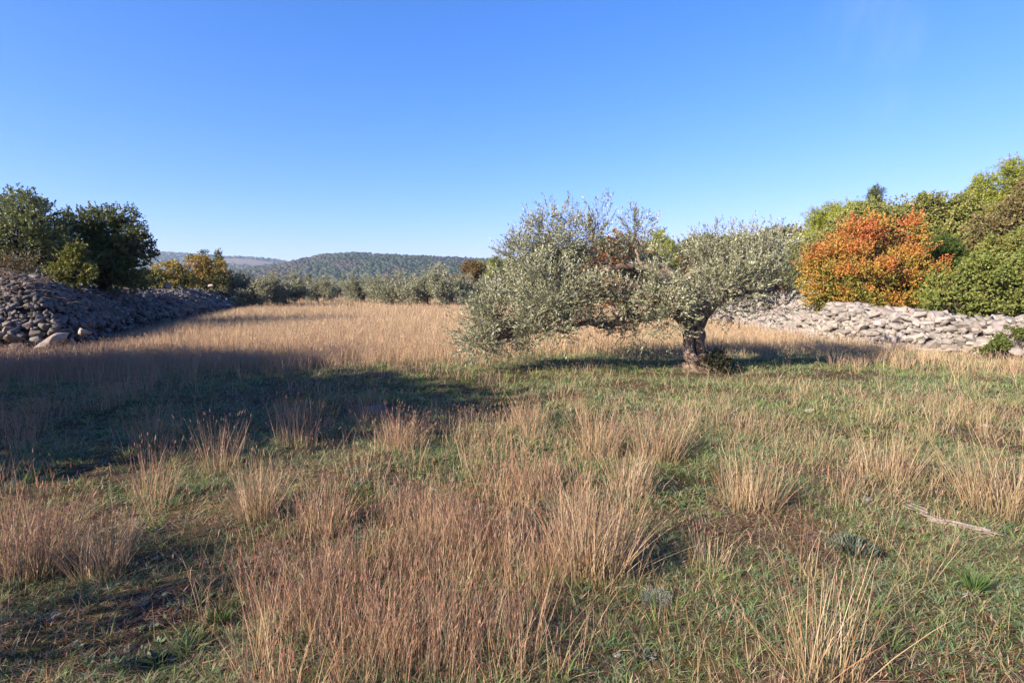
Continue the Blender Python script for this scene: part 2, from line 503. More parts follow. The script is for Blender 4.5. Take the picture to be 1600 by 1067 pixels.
# ------------------------------------------------------------------ the big olive tree
OB = ground(1090, 577)                       # foot of the trunk
OY = OB[1]
def op(px, py, dy=0.0):
    p = at(px, py, OY + dy)
    return p - np.array([OB[0], OB[1], 0])
PXM = OY / F_PX
def olobe(px, py, rx, ry, dy=0.0, rd=None):
    c = op(px, py, dy)
    return [*c, rx * PXM, (rd if rd else (rx + ry) / 2 * 1.1) * PXM, ry * PXM]
OL = [
    olobe(860, 350, 15, 30, 0.1), olobe(838, 366, 12, 22, 0.4), olobe(882, 346, 7, 18, 0.2), olobe(872, 372, 14, 20, -0.3),
    olobe(918, 368, 14, 22, 0.0), olobe(937, 354, 9, 18, -0.2), olobe(930, 385, 20, 12, 0.3), olobe(945, 375, 10, 14, 0.1),
    olobe(992, 358, 8, 26, 0.1), olobe(984, 384, 15, 16, 0.2), olobe(1030, 398, 24, 9, -0.2), olobe(1008, 392, 12, 12, -0.1), olobe(960, 405, 13, 9, -0.2),
    olobe(820, 395, 28, 26, -0.2), olobe(870, 410, 46, 28, 0.5), olobe(850, 450, 55, 36, -0.9), olobe(805, 430, 32, 28, 0.4),
    olobe(795, 470, 42, 36, -0.2), olobe(765, 495, 30, 34, -0.5), olobe(745, 520, 24, 26, -0.6), olobe(790, 515, 36, 22, 0.3),
    olobe(850, 490, 50, 30, -0.7), olobe(830, 455, 50, 38, 1.2), olobe(912, 448, 38, 20, -0.9), olobe(920, 405, 38, 20, 0.7),
    olobe(900, 465, 40, 26, 0.8), olobe(880, 505, 28, 15, -0.2), olobe(930, 480, 30, 18, -0.6),
    olobe(1000, 418, 30, 16, 0.8), olobe(1010, 440, 36, 22, 0.9), olobe(1000, 475, 34, 22, -0.6), olobe(985, 500, 18, 16, -0.3),
    olobe(1040, 465, 30, 24, -1.1), olobe(1040, 402, 26, 11, 0.9), olobe(1025, 440, 18, 14, -1.1), olobe(1055, 490, 22, 14, -0.9),
    olobe(1120, 400, 34, 26, -0.2), olobe(1150, 385, 34, 26, 0.7), olobe(1185, 382, 28, 20, -0.5), olobe(1215, 400, 22, 26, 0.3),
    olobe(1125, 440, 32, 20, -0.8), olobe(1168, 430, 36, 24, -0.9), olobe(1205, 440, 28, 24, 0.0), olobe(1150, 430, 40, 28, 1.2),
    olobe(1062, 452, 22, 14, -0.9), olobe(1085, 470, 18, 14, -0.8), olobe(1075, 400, 20, 9, 0.8), olobe(985, 515, 14, 12, -0.3), olobe(965, 455, 24, 16, -1.0), olobe(1215, 470, 16, 18, -0.1),
    olobe(745, 535, 22, 14, -0.5), olobe(788, 530, 26, 13, 0.1), olobe(830, 518, 26, 12, -0.4), olobe(920, 503, 24, 9, -0.5), olobe(1000, 508, 18, 12, -0.7), olobe(1045, 512, 16, 10, -0.7),
    olobe(1165, 365, 15, 14, 0.0), olobe(1222, 380, 18, 16, 0.8), olobe(1110, 470, 22, 14, -0.7), olobe(1150, 475, 28, 14, -0.4),
    olobe(1195, 480, 22, 14, 0.2), olobe(1100, 385, 22, 14, 0.4),
]
def olive_col(P, ct, lr):
    o = lerp3((0.15, 0.165, 0.075), (0.33, 0.34, 0.18), ct * 0.5 + lr * 0.5)
    o[lr > 0.985] = (0.24, 0.25, 0.06)
    return o
def big_olive():
    r = np.random.default_rng(21)
    root = empty('olive_tree', (OB[0], OB[1], Hs(OB[0], OB[1]) - 0.02),
                 label='large old olive tree with twisted trunk and wide silvery crown touching the ground', cat='tree')
    # gnarled trunk, leaning, fluted, with root flare
    nh, na = 70, 96
    zs = np.linspace(-0.08, 1.42, nh)
    prof_z = [-0.08, 0.0, 0.12, 0.3, 0.55, 0.85, 1.1, 1.3, 1.42]
    prof_r = [0.46, 0.38, 0.29, 0.25, 0.22, 0.20, 0.23, 0.26, 0.20]
    lean_x = [0.10, 0.08, 0.03, -0.05, -0.12, -0.11, -0.03, 0.04, -0.02]
    V = []
    for z in zs:
        R = np.interp(z, prof_z, prof_r); cx = np.interp(z, prof_z, lean_x)
        flare = max(0, 1 - max(z, 0) / 0.40) * 1.35
        for k in range(na):
            a = k / na * 2 * math.pi
            tw = a + z * 1.6 + 0.45 * math.sin(z * 5)
            f = 0.0
            for c0, wd, am in ((0.3, 0.35, 0.30), (1.5, 0.3, 0.2), (2.7, 0.35, 0.34), (3.6, 0.28, 0.22), (4.6, 0.33, 0.30), (5.5, 0.3, 0.25)):
                dd = (tw - c0 + math.pi) % (2 * math.pi) - math.pi
                f += am * math.exp(-(dd / wd) ** 2)
            n = mnoise.fractal(Vector((math.cos(a) * 1.6, math.sin(a) * 1.6, z * 1.5 + 3)), 1.0, 2.0, 4)
            n2 = mnoise.noise(Vector((math.cos(a) * 7, math.sin(a) * 7, z * 2.5)))
            # deep hollow on the side of the camera
            dh = (a - 4.75 + math.pi) % (2 * math.pi) - math.pi
            hollow = 0.45 * math.exp(-(dh / 0.33) ** 2) * math.exp(-((z - 0.85) / 0.42) ** 2)
            rr = R * (0.72 + f * (1.0 + 1.1 * flare) + 0.42 * n + 0.16 * n2 - hollow)
            V.append((cx + rr * math.cos(a), rr * math.sin(a) * 0.85, z))
    V = np.array(V)
    i = (np.arange(nh - 1)[:, None] * na + np.arange(na)[None, :]); j = (np.arange(nh - 1)[:, None] * na + (np.arange(na)[None, :] + 1) % na)
    F = np.stack([i, j, j + na, i + na], -1).reshape(-1, 4)
    top = np.arange(na)[::-1][None, :] * 0 + (nh - 1) * na + np.arange(na)[None, :]
    trunk_o = link('trunk', mesh_np('olive_trunk', V, [F, top], mat=M_bark_olive, smooth=True), root)
    def limb(pts, r0, r1):
        P = np.array(pts)
        # resample smoothly with a crooked wobble
        t = np.linspace(0, len(P) - 1, (len(P) - 1) * 6 + 1)
        Q = np.stack([np.interp(t, np.arange(len(P)), P[:, k]) for k in range(3)], 1)
        Q[1:-1] = (Q[:-2] + 2 * Q[1:-1] + Q[2:]) / 4
        Q[1:-1] += r.normal(size=Q[1:-1].shape) * 0.014
        R = np.linspace(r0, r1, len(Q)) * (1 + 0.16 * r.normal(size=len(Q)).clip(-1, 1))
        V, F = tubes([(Q, R)], 10)
        link('limb', mesh_np('olive_limb', V, [F], mat=M_bark_olive, smooth=True), trunk_o)
        return Q
    limbs = [
        limb([op(1080, 488), op(1062, 462, -.05), op(1050, 432, .05), op(1032, 413, .1), op(1000, 412, .1), op(965, 414, 0), op(935, 422, 0), op(900, 428, .2), op(870, 410, .3), op(860, 375, .2)], 0.15, 0.03),
        limb([op(1075, 500), op(1050, 480, -.3), op(1010, 492, -.5), op(978, 494, -.5), op(950, 505, -.4), op(915, 500, -.3), op(880, 515, -.2), op(830, 505, -.3)], 0.12, 0.025),
        limb([op(1082, 480, .1), op(1060, 445, .4), op(1010, 448, .8), op(960, 460, .8), op(900, 450, .9), op(850, 445, 1.1)], 0.11, 0.02),
        limb([op(1070, 470, 0), op(1066, 440, -.2), op(1085, 415, -.25), op(1100, 420, -.2), op(1092, 436, -.2), op(1070, 452, -.2)], 0.06, 0.05),
        limb([op(1090, 490, 0), op(1092, 455, 0), op(1100, 425, .1), op(1125, 405, .1), op(1160, 400, .2), op(1200, 395, .1)], 0.14, 0.025),
        limb([op(1098, 492, -.1), op(1125, 465, -.5), op(1160, 455, -.7), op(1200, 452, -.4), op(1222, 430, -.1)], 0.10, 0.02),
        limb([op(1075, 470, .0), op(1035, 425, -.5), op(1000, 408, -.4), op(990, 370, .1)], 0.07, 0.015),
        limb([op(935, 420, 0), op(925, 395, -.1), op(922, 360, 0)], 0.035, 0.012),
        limb([op(1060, 490, -.2), op(1020, 462, -.9), op(985, 440, -.9), op(940, 435, -.9)], 0.08, 0.02),
        limb([op(1095, 490, .2), op(1120, 450, .9), op(1155, 430, 1.2)], 0.10, 0.03),
    ]
    allp = np.concatenate([q[6:] for q in limbs])
    V, F, Cc, C, lid = build_leaves(OL, 560, 7400, 15, 0.060, 0.0085, olive_col, r, 0.20, 0.25, upw=0.75, spread=0.62, shell=0.35, face=0.0, min_z=0.06, sprays=620, spray_len=0.32)
    link('crown', mesh_np('olive_crown', V, [F], Cc, M_olive), root)
    # twigs from the nearest limb point to every leaf clump
    paths = []
    for q in range(len(C)):
        if r.random() < 0.75:
            lc = np.array(OL[lid[q]][:3])
            d = np.linalg.norm(allp - (C[q] * 0.5 + lc * 0.5), axis=1)
            s = allp[np.argmin(d)]
            paths.append((curve(s, C[q], 7, 0.13, -0.03, r), np.linspace(0.013, 0.003, 7)))
    V, F = tubes(paths, 5)
    link('twigs', mesh_np('olive_twigs', V, [F], mat=M_bark_olive, smooth=True), root)
    # dark suckers round the foot, right side
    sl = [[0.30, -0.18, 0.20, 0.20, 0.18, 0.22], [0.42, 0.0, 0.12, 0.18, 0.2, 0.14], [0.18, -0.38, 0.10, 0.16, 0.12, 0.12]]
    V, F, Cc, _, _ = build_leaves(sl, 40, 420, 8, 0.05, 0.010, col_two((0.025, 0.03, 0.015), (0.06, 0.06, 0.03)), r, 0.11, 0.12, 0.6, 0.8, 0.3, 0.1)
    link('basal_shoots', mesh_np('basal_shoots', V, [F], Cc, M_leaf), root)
big_olive()

# ------------------------------------------------------------------ far olive trees (one shape, three variants)
def olive_variant(seed, name='olive_tree'):
    r = np.random.default_rng(seed)
    lobes = []
    for k in range(19):
        a = r.random() * 2 * math.pi; d = 1.9 * math.sqrt(r.random())
        z = 1.85 + 0.55 * r.random() - 0.16 * d - (0.75 if r.random() < 0.5 else 0)
        lobes.append([d * math.cos(a), d * math.sin(a), z, 0.55 + 0.35 * r.random(), 0.6, 0.5 + 0.3 * r.random()])
    for k in range(4):
        a = r.random() * 6.28
        lobes.append([1.2 * math.cos(a), 1.2 * math.sin(a), 2.8, 0.28, 0.28, 0.45])
    tp = [(np.array([[0, 0, -0.1], [0.05, 0, 0.15], [-0.08, 0.03, 0.5], [0.08, 0, 0.95], [0.0, 0, 1.3]]), np.array([0.36, 0.25, 0.19, 0.17, 0.13]))]
    return make_tree(name, lobes, tp, (0, 0, 1.1), 300, 3400, 8, 0.12, 0.024, olive_col, seed, 0.30, 0.24, 0.5,
                     M_olive, M_bark_olive, limb_r=0.08, twig_r=0.015, shell=0.4, face=0.0, spread=0.8, min_z=0.25)
OLV = [olive_variant(31), olive_variant(32), olive_variant(33)]
G_OL = 'olive trees along the far side of the field'
far_ol = [  # px, py(base), depth scale, variant, label
    (372, 481, 1.00, 0, 'dark shaded olive tree at the far end of the left rubble bank'),
    (408, 482, 1.05, 1, 'olive tree in shade between the far end of the left bank and the red sack'),
    (445, 480, 1.08, 2, 'olive tree just left of the red sack with a dark trunk'),
    (496, 474, 0.98, 0, 'olive tree right of the red sack at the gap in the row'),
    (566, 476, 1.02, 1, 'pale olive tree at the left end of the middle row across the field'),
    (612, 479, 1.00, 2, 'yellow green tinged olive tree with low shoots in the middle row'),
    (667, 480, 1.10, 0, 'olive tree with a bare hollow dark trunk in the middle row'),
    (706, 477, 0.98, 1, 'olive tree with drooping crown right of the hollow trunk one'),
    (742, 476, 1.05, 2, 'olive tree partly behind the left edge of the big olive crown'),
    (526, 467, 1.0, 2, 'small distant olive tree seen in the gap of the row'),
    (590, 468, 1.0, 0, None), (640, 468, 1.0, 1, None), (690, 468, 1.0, 2, None), (725, 467, 1.0, 0, None),
    (420, 468, 1.0, 1, None), (465, 467, 1.0, 2, None),
]
for k, (px, py, sc, v, lab) in enumerate(far_ol):
    g = ground(px, py)
    if k < 3 : o = OLV[[0, 1, 2][k]]
    else: o = copy_tree(OLV[v])
    o.location = (g[0], g[1], Hs(g[0], g[1]))
    s_ = sc * (0.84 + 0.12 * rng.random())
    o.scale = (s_, s_, s_ * (0.92 + 0.12 * rng.random()))
    o.rotation_euler[2] = rng.random() * 6.28
    tag(o, lab or 'grey green olive tree in the second row behind the field edge', 'olive tree', G_OL if lab else 'second row of olive trees')

# ------------------------------------------------------------------ trees of the left bank
def blob_lobes(r, n, rx, ry, z0, z1, s0, s1, power=1.0):
    L = []
    for k in range(n):
        z = z0 + (z1 - z0) * r.random()
        f = 1 - abs((z - (z0 + z1) * 0.47) / ((z1 - z0) * 0.62)) ** 2 * power
        f = max(0.15, f)
        a = r.random() * 6.28; d = math.sqrt(r.random()) * f
        L.append([rx * d * math.cos(a), ry * d * math.sin(a), z, s0 + (s1 - s0) * r.random(), s0 + (s1 - s0) * r.random(), (s0 + (s1 - s0) * r.random()) * 0.8])
    return L

def px_lobes(Y, base, rows):
    o = []
    for (px, py, rx, ry, dy) in rows:
        c = at(px, py, Y + dy) - np.array([base[0], base[1], base[2]])
        m = Y / F_PX
        o.append([*c, rx * m, (rx + ry) * 0.55 * m, ry * m])
    return o

def stems(r, n, top, spread=0.3, r0=0.12):
    out = []
    for k in range(n):
        a = r.random() * 6.28
        b = np.array([math.cos(a), math.sin(a), 0]) * spread * 0.3
        t = np.array([math.cos(a), math.sin(a), 0]) * spread + np.array([0, 0, top])
        out.append((curve(b + np.array([0, 0, -0.3]), t, 6, 0.06, 0, r), np.linspace(r0, r0 * 0.5, 6)))
    return out

r0 = np.random.default_rng(5)
oak_col = col_two((0.075, 0.11, 0.03), (0.19, 0.22, 0.07), (0.30, 0.24, 0.07), 0.07)
Yk = 22.0
b1 = at(60, 440, Yk - 2.0); b1[2] = 1.5
rows = [(-60, 380, 60, 50, 0), (-20, 350, 50, 40, 0.5), (30, 335, 36, 26, 0), (60, 345, 34, 32, -.3), (20, 375, 50, 36, -.8), (75, 375, 34, 34, .6), (50, 405, 44, 28, -.3), (90, 400, 24, 28, -.3), (0, 415, 40, 25, .5), (20, 330, 24, 18, .4)]
make_tree('oak_tree', px_lobes(Yk - 2, b1, rows), stems(r0, 4, 1.3, 0.5), (0, 0, 1.0), 360, 3600, 9, 0.085, 0.026,
          col_two((0.12, 0.16, 0.05), (0.26, 0.29, 0.12), (0.30, 0.27, 0.08), 0.05), 51, 0.30, 0.20, loc=b1, limb_r=0.07, twig_r=0.014,
          label='tall green oak tree at the left edge of the photo behind the rubble bank')
b2 = at(160, 445, Yk); b2[2] = 1.4
rows = [(130, 350, 26, 20, 0), (165, 350, 28, 22, .2), (190, 345, 18, 18, 0), (120, 375, 28, 28, -.4), (165, 380, 42, 30, .0), (205, 375, 20, 18, -.3), (195, 395, 30, 22, .3),
        (150, 410, 50, 28, -.5), (225, 393, 16, 8, 0), (242, 387, 10, 4, 0), (190, 425, 34, 20, 0), (110, 415, 34, 26, .5), (215, 410, 16, 14, .2), (140, 432, 45, 16, .2), (205, 440, 20, 10, -.2)]
make_tree('oak_tree', px_lobes(Yk, b2, rows), stems(r0, 3, 1.2, 0.4), (0, 0, 0.9), 420, 4200, 9, 0.085, 0.028,
          oak_col, 52, 0.24, 0.18, loc=b2, limb_r=0.06, twig_r=0.013,
          label='dark green oak tree on the rubble bank with one long branch reaching right')
b3 = at(112, 445, 18.5); b3[2] = 1.6
make_tree('oak_sapling', px_lobes(18.5, b3, [(112, 405, 15, 14, 0), (100, 422, 20, 14, .1), (128, 425, 18, 14, -.1), (112, 434, 24, 10, 0), (116, 393, 7, 7, 0)]),
          stems(r0, 2, 0.3, 0.1, 0.03), (0, 0, 0.2), 70, 650, 9, 0.075, 0.026,
          col_two((0.16, 0.19, 0.04), (0.28, 0.28, 0.06), (0.35, 0.24, 0.06), 0.06), 53, 0.14, 0.13, loc=b3, limb_r=0.02, twig_r=0.007,
          label='small bright yellow green oak sapling growing out of the left rubble bank')
# bare brown shrub, left
b4 = at(20, 445, 17.0); b4[2] = 1.75
make_tree('bare_shrub', px_lobes(17, b4, [(-10, 415, 30, 22, 0), (25, 418, 34, 20, .2), (55, 430, 26, 12, 0)]), [], (0, 0, 0.0), 160, 500, 4, 0.05, 0.014,
          col_two((0.17, 0.11, 0.06), (0.24, 0.20, 0.08)), 54, 0.22, 0.2, loc=b4, limb_r=0.02, twig_r=0.007, label='half bare brown shrub at the left edge on top of the rubble', cat='shrub')

def autumn(red, ylw, grn, z0, z1, amp=0.5):
    def f(P, ct, lr):
        h = np.clip((P[:, 2] - z0) / (z1 - z0) + (ct - 0.5) * amp + (lr - 0.5) * 0.25, 0, 1)
        o = np.where((h > 0.5)[:, None], lerp3(ylw, red, (h - 0.5) * 2), lerp3(grn, ylw, h * 2))
        return o * (0.8 + 0.4 * ((lr * 5.7) % 1))[:, None]
    return f
def px_bush(name, Y, base, zb, rows, colf, seed, n_clump, n_shoot, per, ll, lw, clr, label, cat='bush', mat=None, sl=0.16, upw=0.4, face=0.2, n_st=4, shell=0.45, group=None, sprays=None):
    b = at(base[0], base[1], Y); b[2] = Hs(b[0], b[1]) if zb is None else zb
    rr = np.random.default_rng(seed + 900)
    return make_tree(name, px_lobes(Y, b, rows), stems(rr, n_st, 0.8, 0.3, 0.05), (0, 0, 0.5), n_clump, n_shoot, per, ll, lw, colf, seed, clr, sl, upw, mat, None,
                     loc=b, limb_r=0.04, twig_r=0.011, label=label, cat=cat, face=face, shell=shell, group=group, sprays=sprays)
yb_col = lambda a=0: autumn((0.48, 0.36, 0.08), (0.40, 0.36, 0.08), (0.20, 0.23, 0.05), 0.2, 2.6, 0.9)
px_bush('smoke_bush', 40, (265, 455), None, [(262, 425, 24, 12, 0), (245, 438, 22, 12, 0), (285, 435, 20, 12, .4), (265, 445, 30, 10, 0), (270, 417, 12, 6, 0)], yb_col(), 61, 110, 1200, 8, 0.11, 0.04, 0.26, 'yellow ochre bush behind the pale upright stone on the left bank')
px_bush('smoke_bush', 43, (325, 455), None, [(312, 412, 16, 14, 0), (330, 420, 22, 14, .3), (300, 430, 18, 14, 0), (320, 438, 34, 12, 0), (345, 436, 18, 12, 0)], autumn((0.50, 0.30, 0.08), (0.42, 0.34, 0.08), (0.15, 0.17, 0.05), 0.4, 4.5, 1.1), 62, 130, 1400, 8, 0.11, 0.04, 0.26, 'orange brown autumn bush between the slim trees behind the left bank')
px_bush('slim_poplar', 46, (319, 455), None, [(319, 402, 4, 9, 0), (320, 415, 7, 10, 0), (320, 430, 9, 12, 0)], col_two((0.17, 0.20, 0.05), (0.27, 0.29, 0.08)), 63, 40, 450, 8, 0.10, 0.03, 0.18, 'slim pale green poplar rising above the orange bush, the left of two', 'tree', upw=1.0)
px_bush('slim_poplar', 46, (341, 455), None, [(341, 403, 3, 9, 0), (341, 416, 6, 10, 0), (341, 430, 8, 12, 0)], col_two((0.15, 0.19, 0.05), (0.24, 0.27, 0.08)), 64, 40, 450, 8, 0.10, 0.03, 0.18, 'slim pale green poplar beside the orange bush, the right of two', 'tree', upw=1.0)
px_bush('hedge_bush', 36, (215, 455), None, [(225, 436, 26, 12, 0), (205, 440, 26, 12, 0)], col_two((0.07, 0.10, 0.03), (0.15, 0.17, 0.05)), 65, 70, 800, 8, 0.11, 0.04, 0.26, 'low green bush behind the tip of the long oak branch')
px_bush('hedge_bush', 52, (360, 462), None, [(352, 442, 20, 9, 0), (368, 440, 14, 9, .4)], autumn((0.22, 0.12, 0.05), (0.16, 0.14, 0.05), (0.08, 0.09, 0.03), 0, 2.5, 0.9), 66, 60, 700, 8, 0.11, 0.04, 0.26, 'dull brown green bush between the orange bush and the first far olive')

# shade trees standing left of the frame, their shadow lies over the left foreground
for k, (x, y, hh, sx, lab) in enumerate([(-12.9, 0.9, 4.2, 0.95, 'spreading oak tree left of the camera that shades the foreground'),
                                         (-15.6, 4.0, 4.4, 0.95, 'second oak tree left of the camera nearer the rubble bank'),
                                         (-12.9, 2.6, 3.5, 0.5, 'small oak tree left of the camera between the two spreading ones')]):
    rr = np.random.default_rng(300 + k)
    L = blob_lobes(rr, 26, 3.3 * sx, 3.1 * sx, hh - 1.9, hh + 1.6, 0.8, 1.2)
    make_tree('oak_tree', L, stems(rr, 3, hh - 1.8, 0.5, 0.2), (0, 0, hh - 2.2), 420, 3000, 8, 0.15, 0.055, oak_col, 70 + k, 0.5, 0.3,
              loc=(x, y, Hs(x, y)), limb_r=0.12, twig_r=0.03, label=lab)

rr = np.random.default_rng(333)  # extra shrub added out of view, only for its broken shade on the near left ground
make_tree('bare_shrub', blob_lobes(rr, 12, 1.2, 0.8, 0.6, 1.7, 0.25, 0.45), stems(rr, 5, 0.6, 0.4, 0.03), (0, 0, 0.3), 60, 190, 7, 0.05, 0.016, oak_col, 334, 0.2, 0.2, loc=(-4.7, 1.0, Hs(-4.7, 1.0)),
          limb_r=0.02, twig_r=0.007, label='unseen thin open shrub added left of the camera to dapple the near left ground', cat='shrub')

# ------------------------------------------------------------------ stones
def rock_var(sub, r):
    """an angular block: the hull of points on a boxy ellipsoid"""
    k = {1: 3, 2: 5, 3: 26}[sub]
    cn = np.array([[a, b, c] for a in (-1, 1) for b in (-1, 1) for c in (-1, 1)], float)
    cn = cn * (0.72 + 0.28 * r.random((8, 1))) + r.normal(size=(8, 3)) * 0.16
    p = randdir(k, r); p = p / np.abs(p).max(axis=1, keepdims=True) * (0.85 + 0.25 * r.random((k, 1)))
    p = np.concatenate([cn, p])
    if sub == 3:
        for c in range(7):
            n = randdir(1, r)[0]; d = 0.5 + 0.35 * r.random(); q = p @ n
            p -= np.maximum(0, q - d)[:, None] * n[None]
    bm = bmesh.new()
    vs = [bm.verts.new(v) for v in p]
    h = bmesh.ops.convex_hull(bm, input=vs)
    bmesh.ops.delete(bm, geom=list({g for g in h['geom_interior'] + h['geom_unused'] if isinstance(g, bmesh.types.BMVert)}), context='VERTS')
    if sub > 1:
        bmesh.ops.bevel(bm, geom=list(bm.edges), offset=0.04 if sub == 3 else 0.03, segments=1, affect='EDGES', profile=0.5)
    bmesh.ops.triangulate(bm, faces=list(bm.faces))
    if sub == 3:
        bmesh.ops.subdivide_edges(bm, edges=list(bm.edges), cuts=1, use_grid_fill=True)
        bmesh.ops.triangulate(bm, faces=list(bm.faces))
    bm.verts.index_update()
    V = np.array([v.co[:] for v in bm.verts]); F = np.array([[v.index for v in f.verts] for f in bm.faces]); bm.free()
    V += (vnoise(V[:, 0] * 3 + 9 * r.random(), V[:, 1] * 3, V[:, 2] * 3) - 0.5)[:, None] * 0.06 * nrm(V)
    V /= np.abs(V).max()
    return V, F
ROCKS = {s: [rock_var(s, np.random.default_rng(100 + i)) for i in range(16)] for s in (1, 2, 3)}
def rot_mats(n, r, tilt=0.4):
    z = r.random(n) * 6.283; a = r.normal(size=n) * tilt; b = r.normal(size=n) * tilt
    cz, sz, ca, sa, cb, sb = np.cos(z), np.sin(z), np.cos(a), np.sin(a), np.cos(b), np.sin(b)
    O, I_ = np.zeros(n), np.ones(n)
    Rz = np.stack([cz, -sz, O, sz, cz, O, O, O, I_], 1).reshape(n, 3, 3)
    Rx = np.stack([I_, O, O, O, ca, -sa, O, sa, ca], 1).reshape(n, 3, 3)
    Ry = np.stack([cb, O, sb, O, I_, O, -sb, O, cb], 1).reshape(n, 3, 3)
    return Rx @ Ry @ Rz
def rocks(P, size, r, sub=2, flat=0.65, tilt=0.4, tint=None, R=None):
    """P (n,3), size (n,3) half sizes"""
    n = len(P)
    R = rot_mats(n, r, tilt) if R is None else R
    vi = r.integers(0, 16, n)
    Vs, Fs, Cs, base = [], [], [], 0
    for v in range(16):
        k = np.where(vi == v)[0]
        if not len(k): continue
        V0, F0 = ROCKS[sub][v]
        V = V0[None] * size[k][:, None, :]
        V = np.einsum('nij,nvj->nvi', R[k], V) + P[k][:, None]
        Vs.append(V.reshape(-1, 3))
        Fs.append((F0[None] + (np.arange(len(k)) * len(V0))[:, None, None]).reshape(-1, 3) + base)
        Cs.append(np.repeat(tint[k], len(V0), axis=0))
        base += len(k) * len(V0)
    return np.concatenate(Vs), np.concatenate(Fs), np.concatenate(Cs)
def stone_tint(n, r, lo=0.5, hi=1.3):
    g = lo + (hi - lo) * r.random(n)
    return np.stack([g * (1 + 0.06 * r.random(n)), g, g * (0.93 + 0.08 * r.random(n))], 1)

# left rubble bank: a long heap with a sloping face to the field
BP = np.array([(-40, 10.5), (-20, 12.6), (-12.6, 13.6), (-11.2, 14.0), (-11.3, 15.2), (-13.3, 20.0), (-16.2, 28), (-19.3, 38), (-22.5, 49), (-25, 56)], float)
def bank_dist(x, y):
    """signed distance inside the bank (positive left of / behind the base line)"""
    best = np.full(x.shape, 1e9); sg = np.ones(x.shape)
    for a, b in zip(BP[:-1], BP[1:]):
        d = b - a; t = np.clip(((x - a[0]) * d[0] + (y - a[1]) * d[1]) / (d @ d), 0, 1)
        qx, qy = x - a[0] - t * d[0], y - a[1] - t * d[1]
        dist = np.hypot(qx, qy); s = d[0] * (y - a[1]) - d[1] * (x - a[0])
        k = dist < best; best = np.where(k, dist, best); sg = np.where(k, np.sign(s), sg)
    return best * sg
def bank_h(x, y):
    d = bank_dist(x, y)
    top = np.interp(y, [10, 17, 22, 30, 47, 56], [1.9, 1.9, 1.55, 1.45, 1.2, 0.9])
    wdt = 2.3
    t = np.clip(d / wdt, 0, 1)
    h = 0.32 * sstep(-0.05, 0.2, d) + (top - 0.32) * (1 - (1 - t) ** 1.7)
    h = h * sstep(9.0, 6.5, d)
    h += 0.22 * (fbm(x * 0.7, y * 0.7, 3) - 0.5) * (d > 0)
    return np.where(d > -0.05, h, -0.2) + H(x, y)
gx, gy = np.meshgrid(np.arange(-34, -9.5, 0.25), np.arange(10, 57, 0.25))
gz = bank_h(gx, gy) - 0.12
Vc = np.stack([gx.ravel(), gy.ravel(), gz.ravel()], 1)
nx_, ny_ = gx.shape[1], gx.shape[0]
I = (np.arange(ny_ - 1)[:, None] * nx_ + np.arange(nx_ - 1)[None]).ravel()
r = np.random.default_rng(77)
bank = empty('rubble_bank', (-14, 18, 0), label='long bank of loose grey limestone rubble along the left side of the field', cat='stone wall')
def rel(V, o): return V - np.array(o.location)
n = 42000
bx = -34 + 25 * r.random(n * 3); by = 12 + 44 * r.random(n * 3)
dd = bank_dist(bx, by)
keep = (dd > 0.0) & (dd < 6.5) & (r.random(n * 3) < np.clip(1.25 - by / 60, 0.3, 1)) & (bx > -1.1 * by - 2)
bx, by, dd = bx[keep], by[keep], dd[keep]
sz = (0.03 + 0.075 * r.random(len(bx)) ** 2.4)[:, None] * np.array([1.25, 1.0, 0.72]) * (0.8 + 0.4 * r.random((len(bx), 3)))
sz *= (1 + 0.5 * sstep(25, 45, by))[:, None]
big = (dd < 0.45); sz[big] *= 1.2
P = np.stack([bx, by, bank_h(bx, by) - 0.02 + 0.05 * r.random(len(bx))], 1)
nearm = by < 24
V1, F1, C1 = rocks(P[nearm], sz[nearm], r, 2, tint=stone_tint(nearm.sum(), r), tilt=0.5)
V2, F2, C2 = rocks(P[~nearm], sz[~nearm], r, 1, tint=stone_tint((~nearm).sum(), r), tilt=0.5)
V = np.concatenate([V1, V2]); F = np.concatenate([F1, F2 + len(V1)]); C = np.concatenate([C1, C2])
core_F = np.stack([I, I + 1, I + nx_ + 1, I + nx_], 1)
kf = (bank_dist(Vc[:, 0], Vc[:, 1]) > -0.3)[core_F].any(1)
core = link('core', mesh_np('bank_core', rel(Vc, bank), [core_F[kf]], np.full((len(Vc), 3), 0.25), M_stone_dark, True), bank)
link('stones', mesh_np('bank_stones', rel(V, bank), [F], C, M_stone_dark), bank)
def boulder(px, py, w_px, h_px, Y, seed, label, mat=M_stone, sub=3, zb=None, tilt=0.15, depth=1.0):
    rr = np.random.default_rng(seed)
    c = at(px, py, Y)
    s = np.array([[w_px / 2 * Y / F_PX, w_px / 2 * Y / F_PX * depth, h_px / 2 * Y / F_PX]]) * 1.1
    V, F, C = rocks(np.zeros((1, 3)), s, rr, sub, tilt=tilt, tint=np.array([[1.15, 1.12, 1.08]]), R=rot_mats(1, rr, tilt) * 0 + np.eye(3)[None])
    o = link('boulder', mesh_np('boulder', V, [F], C, mat), label=label, cat='boulder')
    o.location = c
    o.rotation_euler = (rr.normal() * tilt, rr.normal() * tilt, 0)
    return o
boulder(262, 448, 10, 12, 23.5, 1, 'pale upright block standing on top of the left bank right of the oaks')
boulder(55, 434, 22, 10, 17.0, 2, 'pale angular boulder on the crest of the left bank below the oaks')
boulder(77, 491, 16, 10, 15.3, 3, 'rounded pale flat stone halfway up the left rubble slope', tilt=0.05)
boulder(85, 533, 38, 26, 13.9, 4, 'large pale block with an orange stain at the foot of the left bank', tilt=0.03)
boulder(130, 519, 22, 13, 14.2, 5, 'sunlit jagged pale boulder lying on the low right end of the left bank')
